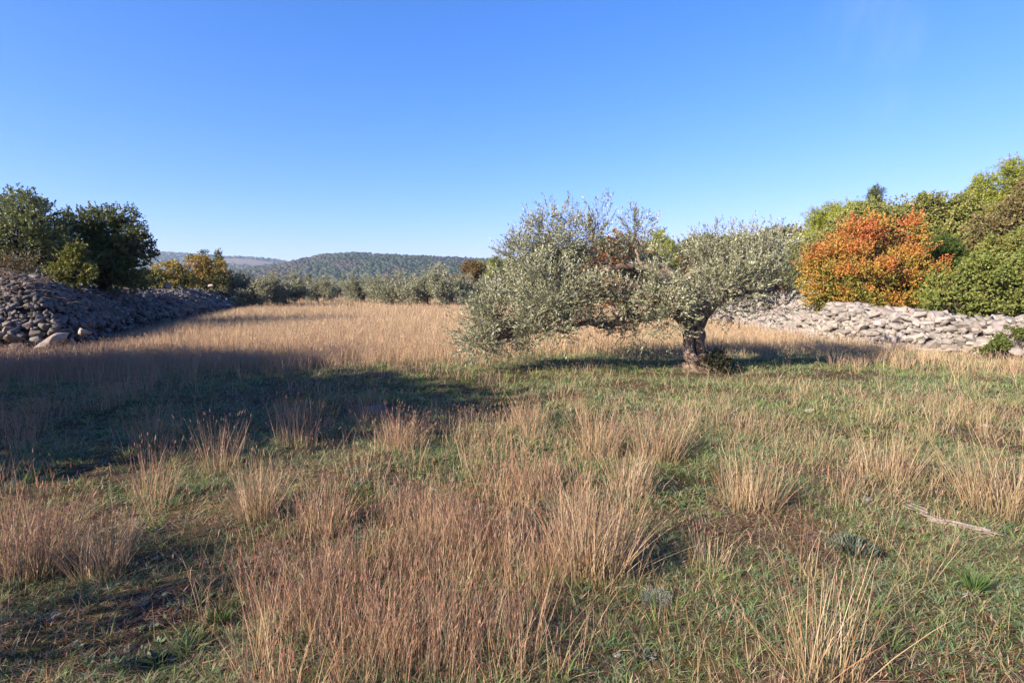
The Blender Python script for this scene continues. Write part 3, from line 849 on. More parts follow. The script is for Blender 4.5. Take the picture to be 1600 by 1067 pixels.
boulder(18, 527, 34, 10, 13.6, 6, 'flat grey slab bridging the small stones at the left edge of the bank foot', M_stone_dark)
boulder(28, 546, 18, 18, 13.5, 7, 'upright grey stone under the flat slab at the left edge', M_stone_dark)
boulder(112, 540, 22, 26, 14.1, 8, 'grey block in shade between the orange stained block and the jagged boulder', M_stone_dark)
boulder(330, 446, 9, 5, 30, 10, 'small pale stone on the crest below the orange brown bush')
boulder(355, 478, 30, 12, 40, 11, 'light rough outcrop at the foot of the bank towards the far olives')
# brush pile on the rubble (dry twigs)
paths = []
for k in range(260):
    x, y = -13.6 + 1.1 * r.normal() * 0.8, 15.1 + 0.45 * r.normal()
    z = float(bank_h(np.array([x]), np.array([y]))[0]) + 0.08 + 0.12 * r.random()
    d = nrm(np.array([[r.normal(), r.normal() * 0.5, 0.18 * r.normal()]]))[0] * (0.25 + 0.35 * r.random())
    paths.append((curve((x, y, z), np.array([x, y, z]) + d, 4, 0.12, 0, r), np.linspace(0.007, 0.003, 4)))
V, F = tubes(paths, 4)
link('brush_pile', mesh_np('brush', V, [F], mat=bark_mat('dry_twigs', (0.12, 0.085, 0.06), (0.22, 0.16, 0.12), (0.32, 0.25, 0.2))), label='heap of dry brown brushwood lying on the left rubble slope', cat='brushwood')

# right dry stone wall
WP = np.array([(16.5, 5.0), (12.2, 11.9), (11.1, 14.0), (10.15, 15.4), (9.5, 17.2), (9.3, 20.5), (9.6, 25), (10.3, 31), (10.8, 38)], float)
seg = np.diff(WP, axis=0); sl = np.hypot(seg[:, 0], seg[:, 1]); cum = np.concatenate([[0], np.cumsum(sl)])
def wall_pt(s):
    x = np.interp(s, cum, WP[:, 0]); y = np.interp(s, cum, WP[:, 1])
    e = 0.3
    tx = np.interp(s + e, cum, WP[:, 0]) - np.interp(s - e, cum, WP[:, 0]); ty = np.interp(s + e, cum, WP[:, 1]) - np.interp(s - e, cum, WP[:, 1])
    l = np.hypot(tx, ty); tx, ty = tx / l, ty / l
    return x, y, -(-ty), -(tx)      # outward normal away from the field (to the right)
wall = empty('dry_stone_wall', (11, 14, 0), label='sunlit pale limestone dry wall along the right side of the field', cat='stone wall')
def wall_top(y): return np.interp(y, [5, 13, 16, 18.5, 21, 26, 38], [0.88, 0.86, 0.9, 1.1, 1.36, 1.36, 1.2]) + 0.10 * (vnoise(np.array([y * 1.7]), np.array([3.0]))[0] - 0.5)
Ps, Ss, Ts = [], [], []
s_tot = cum[-1]
for course in range(13):
    s = 0.0
    while s < s_tot:
        L_ = 0.055 + 0.15 * r.random() ** 1.6
        x, y, nx1, ny1 = wall_pt(s + L_)
        top = float(wall_top(y))
        z = 0.04 + course * 0.10 + 0.035 * r.normal()
        if z < top - 0.02 + 0.1 * r.random():
            wide = 0.30 * (z / top)           # batter, more at the ruined far part
            if y > 17.5: wide *= 3.2
            for lay in range(2 if z < top - 0.2 else 5):
                off = wide + lay * 0.24 + 0.05 * r.normal()
                Ps.append((x + nx1 * off, y + ny1 * off, z + Hs(x, y)))
                hgt = min(0.045 + 0.075 * r.random() ** 1.4, L_ * 0.95)
                Ss.append((L_ * 1.12, 0.16 + 0.06 * r.random(), hgt * (1.0 if lay == 0 else 1.15)))
                Ts.append(math.atan2(ny1, nx1) + math.pi / 2 + 0.2 * r.normal())
        s += L_ * 1.7
for q in range(2600):      # small rubble wedged into the face and spilled along the top
    x, y, nx1, ny1 = wall_pt(s_tot * r.random()); top = float(wall_top(y)); z = top * (0.1 + 0.95 * r.random())
    wd = 0.30 * (z / top) * (3.2 if y > 17.5 else 1)
    off = wd - 0.06 + 0.06 * r.normal() + (0.9 * r.random() if z > top * 0.85 else 0)
    Ps.append((x + nx1 * off, y + ny1 * off, z + Hs(x, y))); q_ = 0.02 + 0.04 * r.random(); Ss.append((q_ * 1.3, q_, q_ * 0.9)); Ts.append(6.28 * r.random())
Ps, Ss, Ts = np.array(Ps), np.array(Ss), np.array(Ts)
tl = 0.34
a, b = r.normal(size=len(Ts)) * tl, r.normal(size=len(Ts)) * tl
Rr = np.array([np.array(Euler((a[i], b[i], Ts[i])).to_matrix()) for i in range(len(Ts))])
V, F, C = rocks(Ps, Ss, r, 2, tint=stone_tint(len(Ps), r, 0.75, 1.25), R=Rr)
link('stones', mesh_np('wall_stones', rel(V, wall), [F], C, M_stone), wall)
cs = np.linspace(0, s_tot, 160)
cv = []
for s in cs:
    x, y, nx1, ny1 = wall_pt(s); t = float(wall_top(y)) - 0.14; z0 = Hs(x, y)
    wd = 0.28 * (3.0 if y > 17.5 else 1.0)
    cv += [(x + nx1 * 0.16, y + ny1 * 0.16, z0 - 0.1), (x + nx1 * (wd + 0.12), y + ny1 * (wd + 0.12), z0 + t), (x + nx1 * (wd + 1.0), y + ny1 * (wd + 1.0), z0 + t - 0.05), (x + nx1 * (wd + 1.3), y + ny1 * (wd + 1.3), z0 - 0.2)]
cv = np.array(cv); k = np.arange(159)[:, None] * 4
cf = np.concatenate([np.concatenate([k + q, k + q + 4, k + q + 5, k + q + 1], 1) for q in range(3)])
link('core', mesh_np('wall_core', rel(cv, wall), [cf], np.full((len(cv), 3), 0.22), M_stone, True), wall)
boulder(1352, 496, 26, 18, 16.3, 21, 'large pale capstone on the right wall below the orange bush')
boulder(1128, 492, 28, 42, 24.5, 22, 'tall pale boulder seen beside the olive trunk at the far end of the right wall')
boulder(1204, 508, 30, 24, 20.6, 23, 'pinkish boulder at the foot of the rubble behind the right olive branches')
boulder(1596, 499, 20, 20, 13.6, 24, 'pale block on top of the right wall at the edge of the photo')
boulder(1458, 497, 18, 12, 14.9, 25, 'small rounded capstone in the middle of the right wall top')
boulder(1590, 548, 36, 18, 12.6, 26, 'low flat boulder at the foot of the right wall near the edge of the photo')

# ivy on the wall
def ivy(px, py, Y, w_, h_, seed, label):
    c = at(px, py, Y)
    rr = np.random.default_rng(seed)
    o = empty('bramble_plant', (c[0], c[1], Hs(c[0], c[1])), label=label, cat='plant')
    L = [[0.25 * w_ * rr.normal(), 0.05 * rr.normal() - 0.1, c[2] - o.location.z + 0.25 * h_ * rr.normal(), w_ * 0.25, 0.08, h_ * 0.22] for k in range(5)]
    V, F, C, Cc, _ = build_leaves(L, 26, 200, 6, 0.04, 0.016, col_two((0.09, 0.13, 0.03), (0.20, 0.24, 0.06)), rr, 0.05, 0.05, 0.3, 1.0, 0.4, 0.3)
    link('foliage', mesh_np('bramble', V, [F], C, M_leaf), o)
    P = [(curve((0.1 * rr.normal(), 0, 0), q, 5, 0.1, 0, rr), np.linspace(0.006, 0.003, 5)) for q in Cc[:20]]
    V, F = tubes(P, 4); link('stem', mesh_np('bramble_stem', V, [F], mat=M_bark), o)
ivy(1560, 540, 12.8, 0.5, 0.25, 1, 'trailing bramble with green leaves on the low right end of the stone wall')
ivy(1592, 522, 12.9, 0.4, 0.3, 2, 'green bramble clump growing through the wall at the right edge')
ivy(1535, 546, 13.2, 0.35, 0.12, 3, 'small creeping green sprig low on the right wall, left of the brambles')
ivy(1556, 530, 13.3, 0.3, 0.15, 4, 'small olive green tuft halfway up the right wall')

# ------------------------------------------------------------------ right side woodland
# the orange bush
ob = [(1290, 400, 22, 22, 0), (1275, 420, 20, 26, .3), (1330, 372, 22, 20, 0), (1345, 395, 22, 16, -.5), (1367, 360, 14, 15, 0), (1310, 440, 40, 28, -.6), (1360, 430, 40, 34, -.7), (1400, 385, 26, 24, .2),
      (1425, 362, 8, 20, 0), (1430, 395, 18, 20, 0), (1410, 425, 34, 30, -.4), (1455, 440, 26, 22, -.2), (1470, 425, 14, 10, .3), (1290, 465, 30, 18, -.2), (1345, 470, 40, 20, -0.9), (1400, 470, 40, 20, -0.9), (1445, 468, 34, 20, -0.5), (1480, 455, 16, 14, -0.3)]
px_bush('smoke_bush', 19.0, (1370, 500), None, ob, autumn((0.60, 0.19, 0.07), (0.60, 0.36, 0.07), (0.20, 0.25, 0.05), 0.5, 4.0, 1.0), 81, 240, 7800, 8, 0.055, 0.023, 0.26,
        'large autumn smoke bush, red orange above and yellow green below, behind the right wall', sl=0.2, upw=0.7, sprays=260, shell=0.35)
px_bush('hazel_bush', 17.0, (1530, 500), None, [(1490, 450, 30, 30, 0), (1530, 440, 36, 34, 0), (1570, 440, 34, 36, -.2), (1610, 440, 36, 40, 0), (1500, 478, 40, 18, -.4), (1560, 478, 44, 18, -.4), (1620, 480, 30, 18, -.3), (1540, 415, 26, 18, .3), (1660, 440, 40, 40, 0)],
        col_two((0.15, 0.20, 0.045), (0.33, 0.37, 0.09), (0.36, 0.28, 0.10), 0.06), 82, 250, 5200, 8, 0.062, 0.028, 0.25, 'bright green hazel bush at the right edge just above the stone wall', sl=0.12)
px_bush('pine_sapling', 20.5, (1470, 500), None, [(1475, 400, 20, 22, 0), (1455, 420, 22, 22, 0), (1490, 430, 22, 24, 0), (1470, 380, 10, 12, 0)],
        col_two((0.07, 0.12, 0.025), (0.13, 0.19, 0.045)), 83, 160, 2300, 12, 0.10, 0.008, 0.2, 'young dark green pine right of the orange bush', 'tree', upw=0.8)
dull = col_two((0.19, 0.22, 0.06), (0.42, 0.43, 0.13), (0.36, 0.24, 0.10), 0.06)
px_bush('oak_tree', 22.5, (1400, 500), None, [(1345, 345, 24, 20, 0), (1385, 330, 26, 18, 0), (1420, 330, 30, 22, .3), (1460, 325, 26, 20, 0), (1440, 365, 30, 26, 0), (1400, 360, 32, 26, .3), (1480, 360, 26, 26, 0), (1500, 335, 24, 22, 0), (1460, 390, 34, 26, .4), (1340, 370, 26, 26, 0), (1510, 375, 26, 26, 0)],
        dull, 84, 300, 4600, 8, 0.085, 0.033, 0.30, 'dull green oak tree directly behind the orange bush', 'tree', sl=0.18)
px_bush('oak_tree', 20.0, (1560, 500), None, [(1540, 365, 24, 26, 0), (1570, 350, 24, 26, 0), (1600, 340, 26, 30, 0), (1640, 350, 30, 40, 0), (1550, 395, 30, 20, 0), (1590, 390, 30, 26, 0), (1640, 400, 34, 30, 0), (1585, 318, 18, 18, 0), (1610, 300, 18, 18, 0)],
        col_two((0.17, 0.16, 0.06), (0.32, 0.27, 0.11), (0.34, 0.16, 0.09), 0.10), 85, 330, 3000, 7, 0.08, 0.03, 0.26, 'thin brownish oak tree at the right edge with greying twigs', 'tree', sl=0.18)
px_bush('oak_tree', 21.5, (1500, 500), None, [(1500, 395, 30, 24, 0), (1525, 380, 28, 22, 0), (1480, 375, 24, 20, .3), (1510, 415, 34, 20, 0), (1450, 400, 24, 20, .3), (1540, 410, 26, 20, 0)],
        dull, 91, 200, 3000, 8, 0.075, 0.03, 0.28, 'olive green oak between the young dark pine and the brownish oak', 'tree', sl=0.2, sprays=120)
px_bush('hazel_bush', 18.5, (1600, 500), None, [(1590, 400, 30, 24, 0), (1560, 395, 24, 18, 0), (1620, 385, 26, 26, 0), (1600, 425, 36, 22, 0), (1555, 420, 26, 16, 0)],
        col_two((0.16, 0.20, 0.05), (0.36, 0.38, 0.09), (0.40, 0.26, 0.10), 0.08), 92, 180, 2800, 8, 0.065, 0.027, 0.26, 'tall yellowish bush at the right edge above the bright hazel', sl=0.18, sprays=120)
px_bush('oak_bush', 23.0, (1300, 490), None, [(1262, 395, 20, 18, 0), (1290, 385, 24, 18, 0), (1250, 420, 14, 22, 0), (1320, 360, 20, 16, 0), (1270, 412, 22, 16, 0)],
        dull, 93, 130, 1900, 8, 0.08, 0.03, 0.28, 'yellow green bush filling the gap left of and behind the orange bush', sl=0.2, sprays=90)
pine_c = col_two((0.26, 0.32, 0.05), (0.52, 0.55, 0.10))
px_bush('pine_tree', 25.0, (1545, 500), None, [(1540, 292, 12, 14, 0), (1535, 312, 18, 16, 0), (1548, 330, 24, 18, 0), (1525, 340, 20, 18, .3), (1555, 355, 30, 20, 0), (1520, 360, 20, 18, 0)],
        pine_c, 86, 200, 2800, 12, 0.12, 0.011, 0.27, 'yellow green pine with a rounded tip second from the right edge', 'tree', upw=0.9)
px_bush('pine_tree', 25.0, (1600, 500), None, [(1583, 268, 14, 14, 0), (1600, 280, 22, 18, 0), (1580, 295, 18, 18, 0), (1615, 300, 26, 22, 0), (1640, 290, 26, 24, 0), (1590, 320, 24, 20, .3), (1650, 320, 34, 34, 0)],
        pine_c, 87, 220, 3000, 12, 0.12, 0.011, 0.28, 'tallest yellow green pine at the right edge of the skyline', 'tree', upw=0.9)
px_bush('pine_tree', 30.0, (1300, 490), None, [(1300, 335, 12, 12, 0), (1285, 350, 16, 14, 0), (1305, 352, 18, 16, 0), (1272, 342, 4, 9, 0), (1290, 375, 28, 16, 0), (1262, 382, 20, 14, 0), (1320, 372, 20, 18, 0)],
        pine_c, 88, 200, 2800, 12, 0.13, 0.012, 0.3, 'yellow green pine between the big olive and the orange bush', 'tree', upw=0.9)
px_bush('pine_tree', 30.0, (1368, 490), None, [(1369, 303, 4, 9, 0), (1369, 318, 8, 9, 0), (1366, 332, 14, 10, 0), (1360, 345, 20, 14, 0)],
        col_two((0.11, 0.15, 0.035), (0.2, 0.23, 0.06)), 89, 90, 1100, 12, 0.13, 0.012, 0.24, 'pine with a slim pointed tip sticking up above the oak behind the orange bush', 'tree', upw=1.2)
px_bush('pine_tree', 29.0, (1345, 490), None, [(1335, 330, 14, 12, 0), (1345, 345, 22, 16, 0), (1325, 350, 18, 14, 0)],
        pine_c, 90, 120, 1500, 12, 0.13, 0.012, 0.28, 'rounded pale pine immediately left of the slim pointed one', 'tree', upw=0.9)

# woodland prototypes
def proto_pine(seed, h=6.0, c=pine_c):
    r = np.random.default_rng(seed)
    L = []
    for k in range(16):
        z = h * (0.30 + 0.62 * r.random()); rad = (h - z) * 0.32 + 0.35
        a = r.random() * 6.28; d = rad * 0.75 * r.random() ** 0.5
        L.append([d * math.cos(a), d * math.sin(a), z, 0.45 + 0.45 * r.random(), 0.6, 0.38 + 0.25 * r.random()])
    L.append([0, 0, h * 0.96, 0.3, 0.3, 0.45])
    tp = [(np.array([[0, 0, -0.5], [0.03, 0, h * 0.3], [-0.05, 0.04, h * 0.6], [0, 0, h * 0.95]]), np.array([0.14, 0.11, 0.07, 0.02]))]
    return make_tree('pine_tree', L, tp, (0, 0, h * 0.4), 150, 1500, 10, 0.16, 0.018, c, seed, 0.34, 0.24, 0.9, limb_r=0.035, twig_r=0.012, twig_frac=0.5)
def proto_broad(seed, c, h=4.6, name='oak_tree'):
    r = np.random.default_rng(seed)
    L = blob_lobes(r, 16, 1.7, 1.6, 0.8, h - 0.5, 0.55, 0.95)
    return make_tree(name, L, stems(r, 3, 1.2, 0.35, 0.09), (0, 0, 1.0), 170, 1700, 8, 0.14, 0.05, c, seed, 0.36, 0.24, 0.5, limb_r=0.05, twig_r=0.015, twig_frac=0.5)
PROTO = {
    'pine': [proto_pine(201), proto_pine(202), proto_pine(203, 6.5, col_two((0.09, 0.13, 0.03), (0.17, 0.21, 0.05)))],
    'oak': [proto_broad(211, dull), proto_broad(212, col_two((0.075, 0.10, 0.03), (0.14, 0.16, 0.055)))],
    'autumn': [proto_broad(213, col_two((0.24, 0.15, 0.06), (0.24, 0.20, 0.07), (0.30, 0.14, 0.05), 0.15), 4.2)],
    'maple': [proto_broad(214, col_two((0.34, 0.13, 0.04), (0.42, 0.22, 0.05), (0.40, 0.08, 0.04), 0.15), 4.2, 'smoke_bush')],
}
used = set()
def place(kind, v, x, y, s, lab, grp=None, cat='tree', dz=0.0, sz_=None):
    p = PROTO[kind][v]
    if (kind, v) in used: o = copy_tree(p)
    else: o = p; used.add((kind, v))
    o.location = (x, y, Hs(x, y) - 0.1 + dz)
    o.scale = (s, s, s * (sz_ or (0.9 + 0.25 * rng.random())))
    o.rotation_euler[2] = rng.random() * 6.28
    tag(o, lab, cat)
    if grp: o['group'] = grp
    return o
# singled-out trees seen round the big olive
def put_px(kind, v, px, Y, top_py, lab, cat='tree'):
    x = (px - CX) / F_PX * Y
    ztop = at(px, top_py, Y)[2]; z0 = Hs(x, Y)
    h = {'pine': 6.2, 'oak': 4.6, 'autumn': 4.2, 'maple': 4.2}[kind]
    s = max(0.5, (ztop - z0) / h)
    place(kind, v, x, Y, s, lab, cat=cat, sz_=1.0)
put_px('autumn', 0, 740, 95, 408, 'rust brown autumn tree left of the big olive crown, above the far olives')
put_px('maple', 0, 962, 42, 368, 'orange autumn bush seen through the gap in the top of the olive crown', 'bush')
put_px('pine', 0, 1022, 44, 360, 'light green pine showing right above the middle of the olive crown')
put_px('pine', 1, 792, 110, 402, 'pale pine just left of the olive crown on the skyline')
put_px('autumn', 0, 715, 80, 428, 'small ochre shrub beside the rust brown tree above the far olives', 'bush')
put_px('maple', 0, 1238, 27, 420, 'ochre bush between the right tip of the olive crown and the orange bush', 'bush')
put_px('oak', 0, 1255, 26, 400, 'green oak bush at the left shoulder of the orange bush')
put_px('oak', 1, 765, 70, 432, 'green bush behind the left edge of the olive crown', 'bush')
# the wood behind: trees nothing tells apart
rw = np.random.default_rng(404)
cnt = 0
WL = {'pine': 'yellow green pine in the wooded slope behind the big olive', 'oak': 'dull green oak in the wooded slope behind the big olive', 'autumn': 'brownish autumn tree in the wooded slope behind the big olive'}
pts = []; cand = []
for tries in range(9000):
    y = 24 + 150 * rw.random() ** 1.15
    x = float(wood_edge(y)) + 1.2 + 42 * rw.random()
    px = CX + x / y * F_PX
    if px < 690 or px > 1660: continue
    if x < float(wood_edge(y)) + 1: continue
    mind = 2.4 + y / 55
    if any((x - a) ** 2 + (y - b) ** 2 < mind ** 2 for a, b in pts): continue
    if y < 33 and px > 1225: continue
    # skyline limit
    sk = np.interp(px, [690, 740, 790, 850, 950, 1050, 1150, 1240, 1300, 1400, 1500, 1600], [412, 408, 400, 392, 378, 372, 368, 360, 345, 325, 315, 285])
    ztop = at(px, sk + 6 * rw.random(), y)[2]
    z0 = Hs(x, y)
    hmax = ztop - z0
    if hmax < 2.2: continue
    u = rw.random()
    kind = 'pine' if u < 0.55 else ('oak' if u < 0.9 else 'autumn')
    h = {'pine': 6.2, 'oak': 4.6, 'autumn': 4.2}[kind]
    s = min((0.8 + 0.35 * rw.random()), hmax / h)
    pts.append((x, y))
    cand.append((y, x, kind, int(rw.integers(0, len(PROTO[kind]))), s, h))
    cnt += 1
    if cnt > 230: break
# keep only the trees whose top shows above the ones in front
hor = np.full(1700, 999.0); hor[815:1235] = 404.0; hor[740:815] = np.linspace(500, 410, 75); kept = 0
for y, x, kind, v, s, h in sorted(cand):
    px = CX + x / y * F_PX; top = CY - F_PX * (np.array([x, y, Hs(x, y) + h * s - CAM_H]) @ up) / (np.array([x, y, Hs(x, y) + h * s - CAM_H]) @ fw)
    hwid = 1.5 * s / y * F_PX; a_, b_ = int(max(0, px - hwid)), int(min(1699, px + hwid))
    if b_ <= a_ or not (top < hor[a_:b_] - 2).any(): continue
    hor[a_:b_] = np.minimum(hor[a_:b_], top + 4); kept += 1
    zone = 'left of the big olive crown' if px < 790 else 'behind the left half of the big olive crown' if px < 960 else 'behind the middle of the big olive crown' if px < 1100 else 'behind the right half of the big olive crown' if px < 1235 else 'behind the orange bush' if px < 1450 else 'behind the bushes at the right edge'
    wd = {'pine': 'yellow green pine', 'oak': 'dull green oak', 'autumn': 'brownish autumn tree'}[kind]
    place(kind, v, x, y, s, wd + ' of the wooded slope ' + zone, wd + 's ' + zone)
print('kept', kept)
# dark trees beyond the far olives, centre and left
for k in range(26):
    px = 150 + 620 * (k + 0.3 * rw.random()) / 26; Y = 95 + 40 * rw.random()
    kind = 'pine' if rw.random() < 0.5 else 'oak'
    x = (px - CX) / F_PX * Y
    s = 0.52 + 0.16 * rw.random()
    place(kind, 2 if kind == 'pine' else 1, x, Y, s, 'dark green tree in the line beyond the far olives', 'trees beyond the far olives')
print('wood', cnt)

# ------------------------------------------------------------------ hills
def hill_mat(name, rocky):
    m, t, b = new_mat(name)
    g = t.nodes.new('ShaderNodeNewGeometry'); P = g.outputs['Position']
    n1 = noise_tex(t, P, 0.006, 6, 0.6); n2 = noise_tex(t, P, 0.05, 5, 0.7)
    c = ramp(t, n2, [(0.35, (0.05, 0.06, 0.03)), (0.55, (0.10, 0.095, 0.055)), (0.7, rocky)])
    c2 = ramp(t, n1, [(0.4, (0.04, 0.06, 0.025)), (0.6, (0.12, 0.10, 0.07))])
    c = mixc(t, 0.5, c, c2)
    at_ = t.nodes.new('ShaderNodeAttribute'); at_.attribute_name = 'tint'
    sp = t.nodes.new('ShaderNodeSeparateColor'); t.links.new(at_.outputs['Color'], sp.inputs[0])
    c = mixc(t, sp.outputs[0], c, (0.20, 0.145, 0.105))
    c = mixc(t, sp.outputs[1], c, (0.19, 0.17, 0.15))
    t.links.new(c, b.inputs['Base Color']); b.inputs['Roughness'].default_value = 1; b.inputs['Specular IOR Level'].default_value = 0.1
    return m
def make_hill(name, Yr, prof, front, seed, rocky, n_tree, tree_s, rockf):
    """prof: px -> py of the skyline at distance Yr; the hill is a ridge with a slope to the valley in front"""
    ppx = np.array([p[0] for p in prof], float); ppy = np.array([p[1] for p in prof], float)
    xs = (ppx - CX) / F_PX * Yr
    zs = np.array([at(a, b_, Yr)[2] for a, b_ in prof])
    X, T = np.meshgrid(np.linspace(xs[0], xs[-1], 260), np.linspace(-1, 1, 90))
    def hz(X, T):
        crest = np.interp(X, xs, zs)
        crest = crest + 0.03 * crest * (fbm(X / 90 + seed, X * 0 + 3.3, 3) - 0.5)
        f = np.cos(np.clip(np.abs(T), 0, 1) * math.pi / 2) ** 1.25
        spur = 1 + 0.45 * (fbm(X / (front * 0.45) + seed, T * 1.5 + 5, 3) - 0.5) * np.sin(np.abs(T) * math.pi)
        return crest * f * spur - 14 * np.abs(T) ** 2
    Z = hz(X, T); Yg = Yr + T * front
    V = np.stack([X.ravel(), Yg.ravel(), Z.ravel()], 1)
    ny, nx = X.shape
    I = (np.arange(ny - 1)[:, None] * nx + np.arange(nx - 1)[None]).ravel()
    col = rockf(X.ravel(), T.ravel(), Z.ravel())
    link('hills', mesh_np(name, V, [np.stack([I, I + 1, I + nx + 1, I + nx], 1)], col, hill_mat(name, rocky), True), kind='structure')
    r = np.random.default_rng(seed)
    tx = xs[0] + (xs[-1] - xs[0]) * r.random(n_tree); tt = -1 + 1.08 * r.random(n_tree)
    rc = rockf(tx, tt, np.zeros(n_tree))
    k = (fbm(tx / 70, tt * 9, 3) + 0.25 * r.random(n_tree) - 0.55 * rc[:, 1] - 1.5 * rc[:, 0] > 0.34)
    tx, tt = tx[k], tt[k]; n = len(tx)
    pt = fbm(tx / 120 + 7, tt * 5 + 3, 3)[:, None]
    P = np.stack([tx, Yr + tt * front, hz(tx, tt) + tree_s * 0.25], 1)
    s = tree_s * (0.45 + 0.9 * r.random((n, 1)) ** 3) * np.array([[0.95, 0.95, 0.55]])
    g = np.clip(0.35 * r.random(n)[:, None] + 2.2 * (pt - 0.42), 0, 1)
    tint = np.array([[0.045, 0.065, 0.03]]) * (1 - g) + np.array([[0.075, 0.105, 0.04]]) * g
    br = (fbm(tx / 60 + 30, tt * 11, 3) > 0.60)[:, None]
    tint = np.where(br, np.array([[0.085, 0.07, 0.05]]) * (0.8 + 0.4 * r.random((n, 1))), tint)
    V, F, C = rocks(P, s, r, 1, tint=tint)
    return V, F, C
hp1 = [(-700, 402), (-300, 396), (-100, 400), (60, 398), (150, 400), (230, 396), (260, 396), (300, 399), (335, 401), (360, 406), (400, 405), (430, 407), (460, 412), (490, 420), (520, 440), (560, 452)]
def rf1(X, T, Z):
    px = CX + X / 3000 * F_PX
    a = sstep(330, 380, px) * sstep(520, 460, px) * sstep(-0.42, -0.36, T) * sstep(-0.16, -0.24, T)
    return np.stack([a * 0.4, 0.25 * (fbm(X / 200, T * 4) > 0.55), 0 * a], 1)
hp2 = [(330, 452), (380, 440), (420, 424), (450, 417), (480, 411), (510, 403), (530, 400), (550, 398.5), (575, 398), (600, 400), (625, 401), (680, 404), (740, 407), (800, 410), (900, 414), (1050, 420), (1250, 452)]
def rf2(X, T, Z):
    px = CX + X / 1600 * F_PX
    a = sstep(490, 540, px) * sstep(660, 590, px) * sstep(-0.5, -0.15, T)
    return np.stack([0 * a, a * (0.4 + 0.6 * (fbm(X / 30, T * 14) > 0.5)), 0 * a], 1)
A = make_hill('hill_far', 3000, hp1, 1100, 11, (0.20, 0.16, 0.12), 24000, 10, rf1)
B = make_hill('hill_near', 1600, hp2, 620, 12, (0.30, 0.27, 0.24), 42000, 5.5, rf2)
V = np.concatenate([A[0], B[0]]); F = np.concatenate([A[1], B[1] + len(A[0])]); C = np.concatenate([A[2], B[2]])
link('hill_woodland', mesh_np('hill_woodland', V, [F], C, M_leaf), label='distant scrub and pine woodland covering the hills', cat='woodland', kind='stuff')
# ------------------------------------------------------------------ grass
def ribbons(B, D, L, W, cols, bend, seg, r, nrm_dir=None):
    """blades: B base (n,3), D direction, L length, W width, cols list of (n,3) at base/mid/tip, bend (n,3) sideways offset of the tip"""
    n = len(B)
    D = nrm(D)
    a = r.random(n) * 6.283
    side = np.stack([np.cos(a), np.sin(a), np.zeros(n)], 1)
    Vs, Cs = [], []
    for i in range(seg):
        t = i / seg
        P = B + D * (L * t)[:, None] + bend * (t ** 2)
        wv = (W * (1 - 0.6 * t))[:, None] * side * 0.5
        c = cols[0] * (1 - t * 2) + cols[1] * (t * 2) if t < 0.5 else cols[1] * (2 - 2 * t) + cols[2] * (2 * t - 1)
        Vs += [P - wv, P + wv]; Cs += [c, c]
    Vs.append(B + D * L[:, None] + bend); Cs.append(cols[2])
    m = 2 * seg + 1
    V = np.stack(Vs, 1).reshape(-1, 3); C = np.stack(Cs, 1).reshape(-1, 3)
    o = (np.arange(n) * m)[:, None]
    Q = np.concatenate([o + np.array([[2 * i, 2 * i + 1, 2 * i + 3, 2 * i + 2]]) for i in range(seg - 1)]) if seg > 1 else np.zeros((0, 4), int)
    T = o + np.array([[m - 3, m - 2, m - 1]])
    return V, Q, T, C

class Acc:
    def __init__(s): s.V, s.Q, s.T, s.C, s.n = [], [], [], [], 0
    def add(s, V, Q, T, C):
        s.V.append(V); s.C.append(C)
        if len(Q): s.Q.append(Q + s.n)
        if len(T): s.T.append(T + s.n)
        s.n += len(V)
    def mesh(s, name, mat, off=None):
        V = np.concatenate(s.V)
        if off is not None: V = V - np.asarray(off)
        fs = []
        if s.Q: fs.append(np.concatenate(s.Q))
        if s.T: fs.append(np.concatenate(s.T))
        return mesh_np(name, V, fs, np.concatenate(s.C), mat)

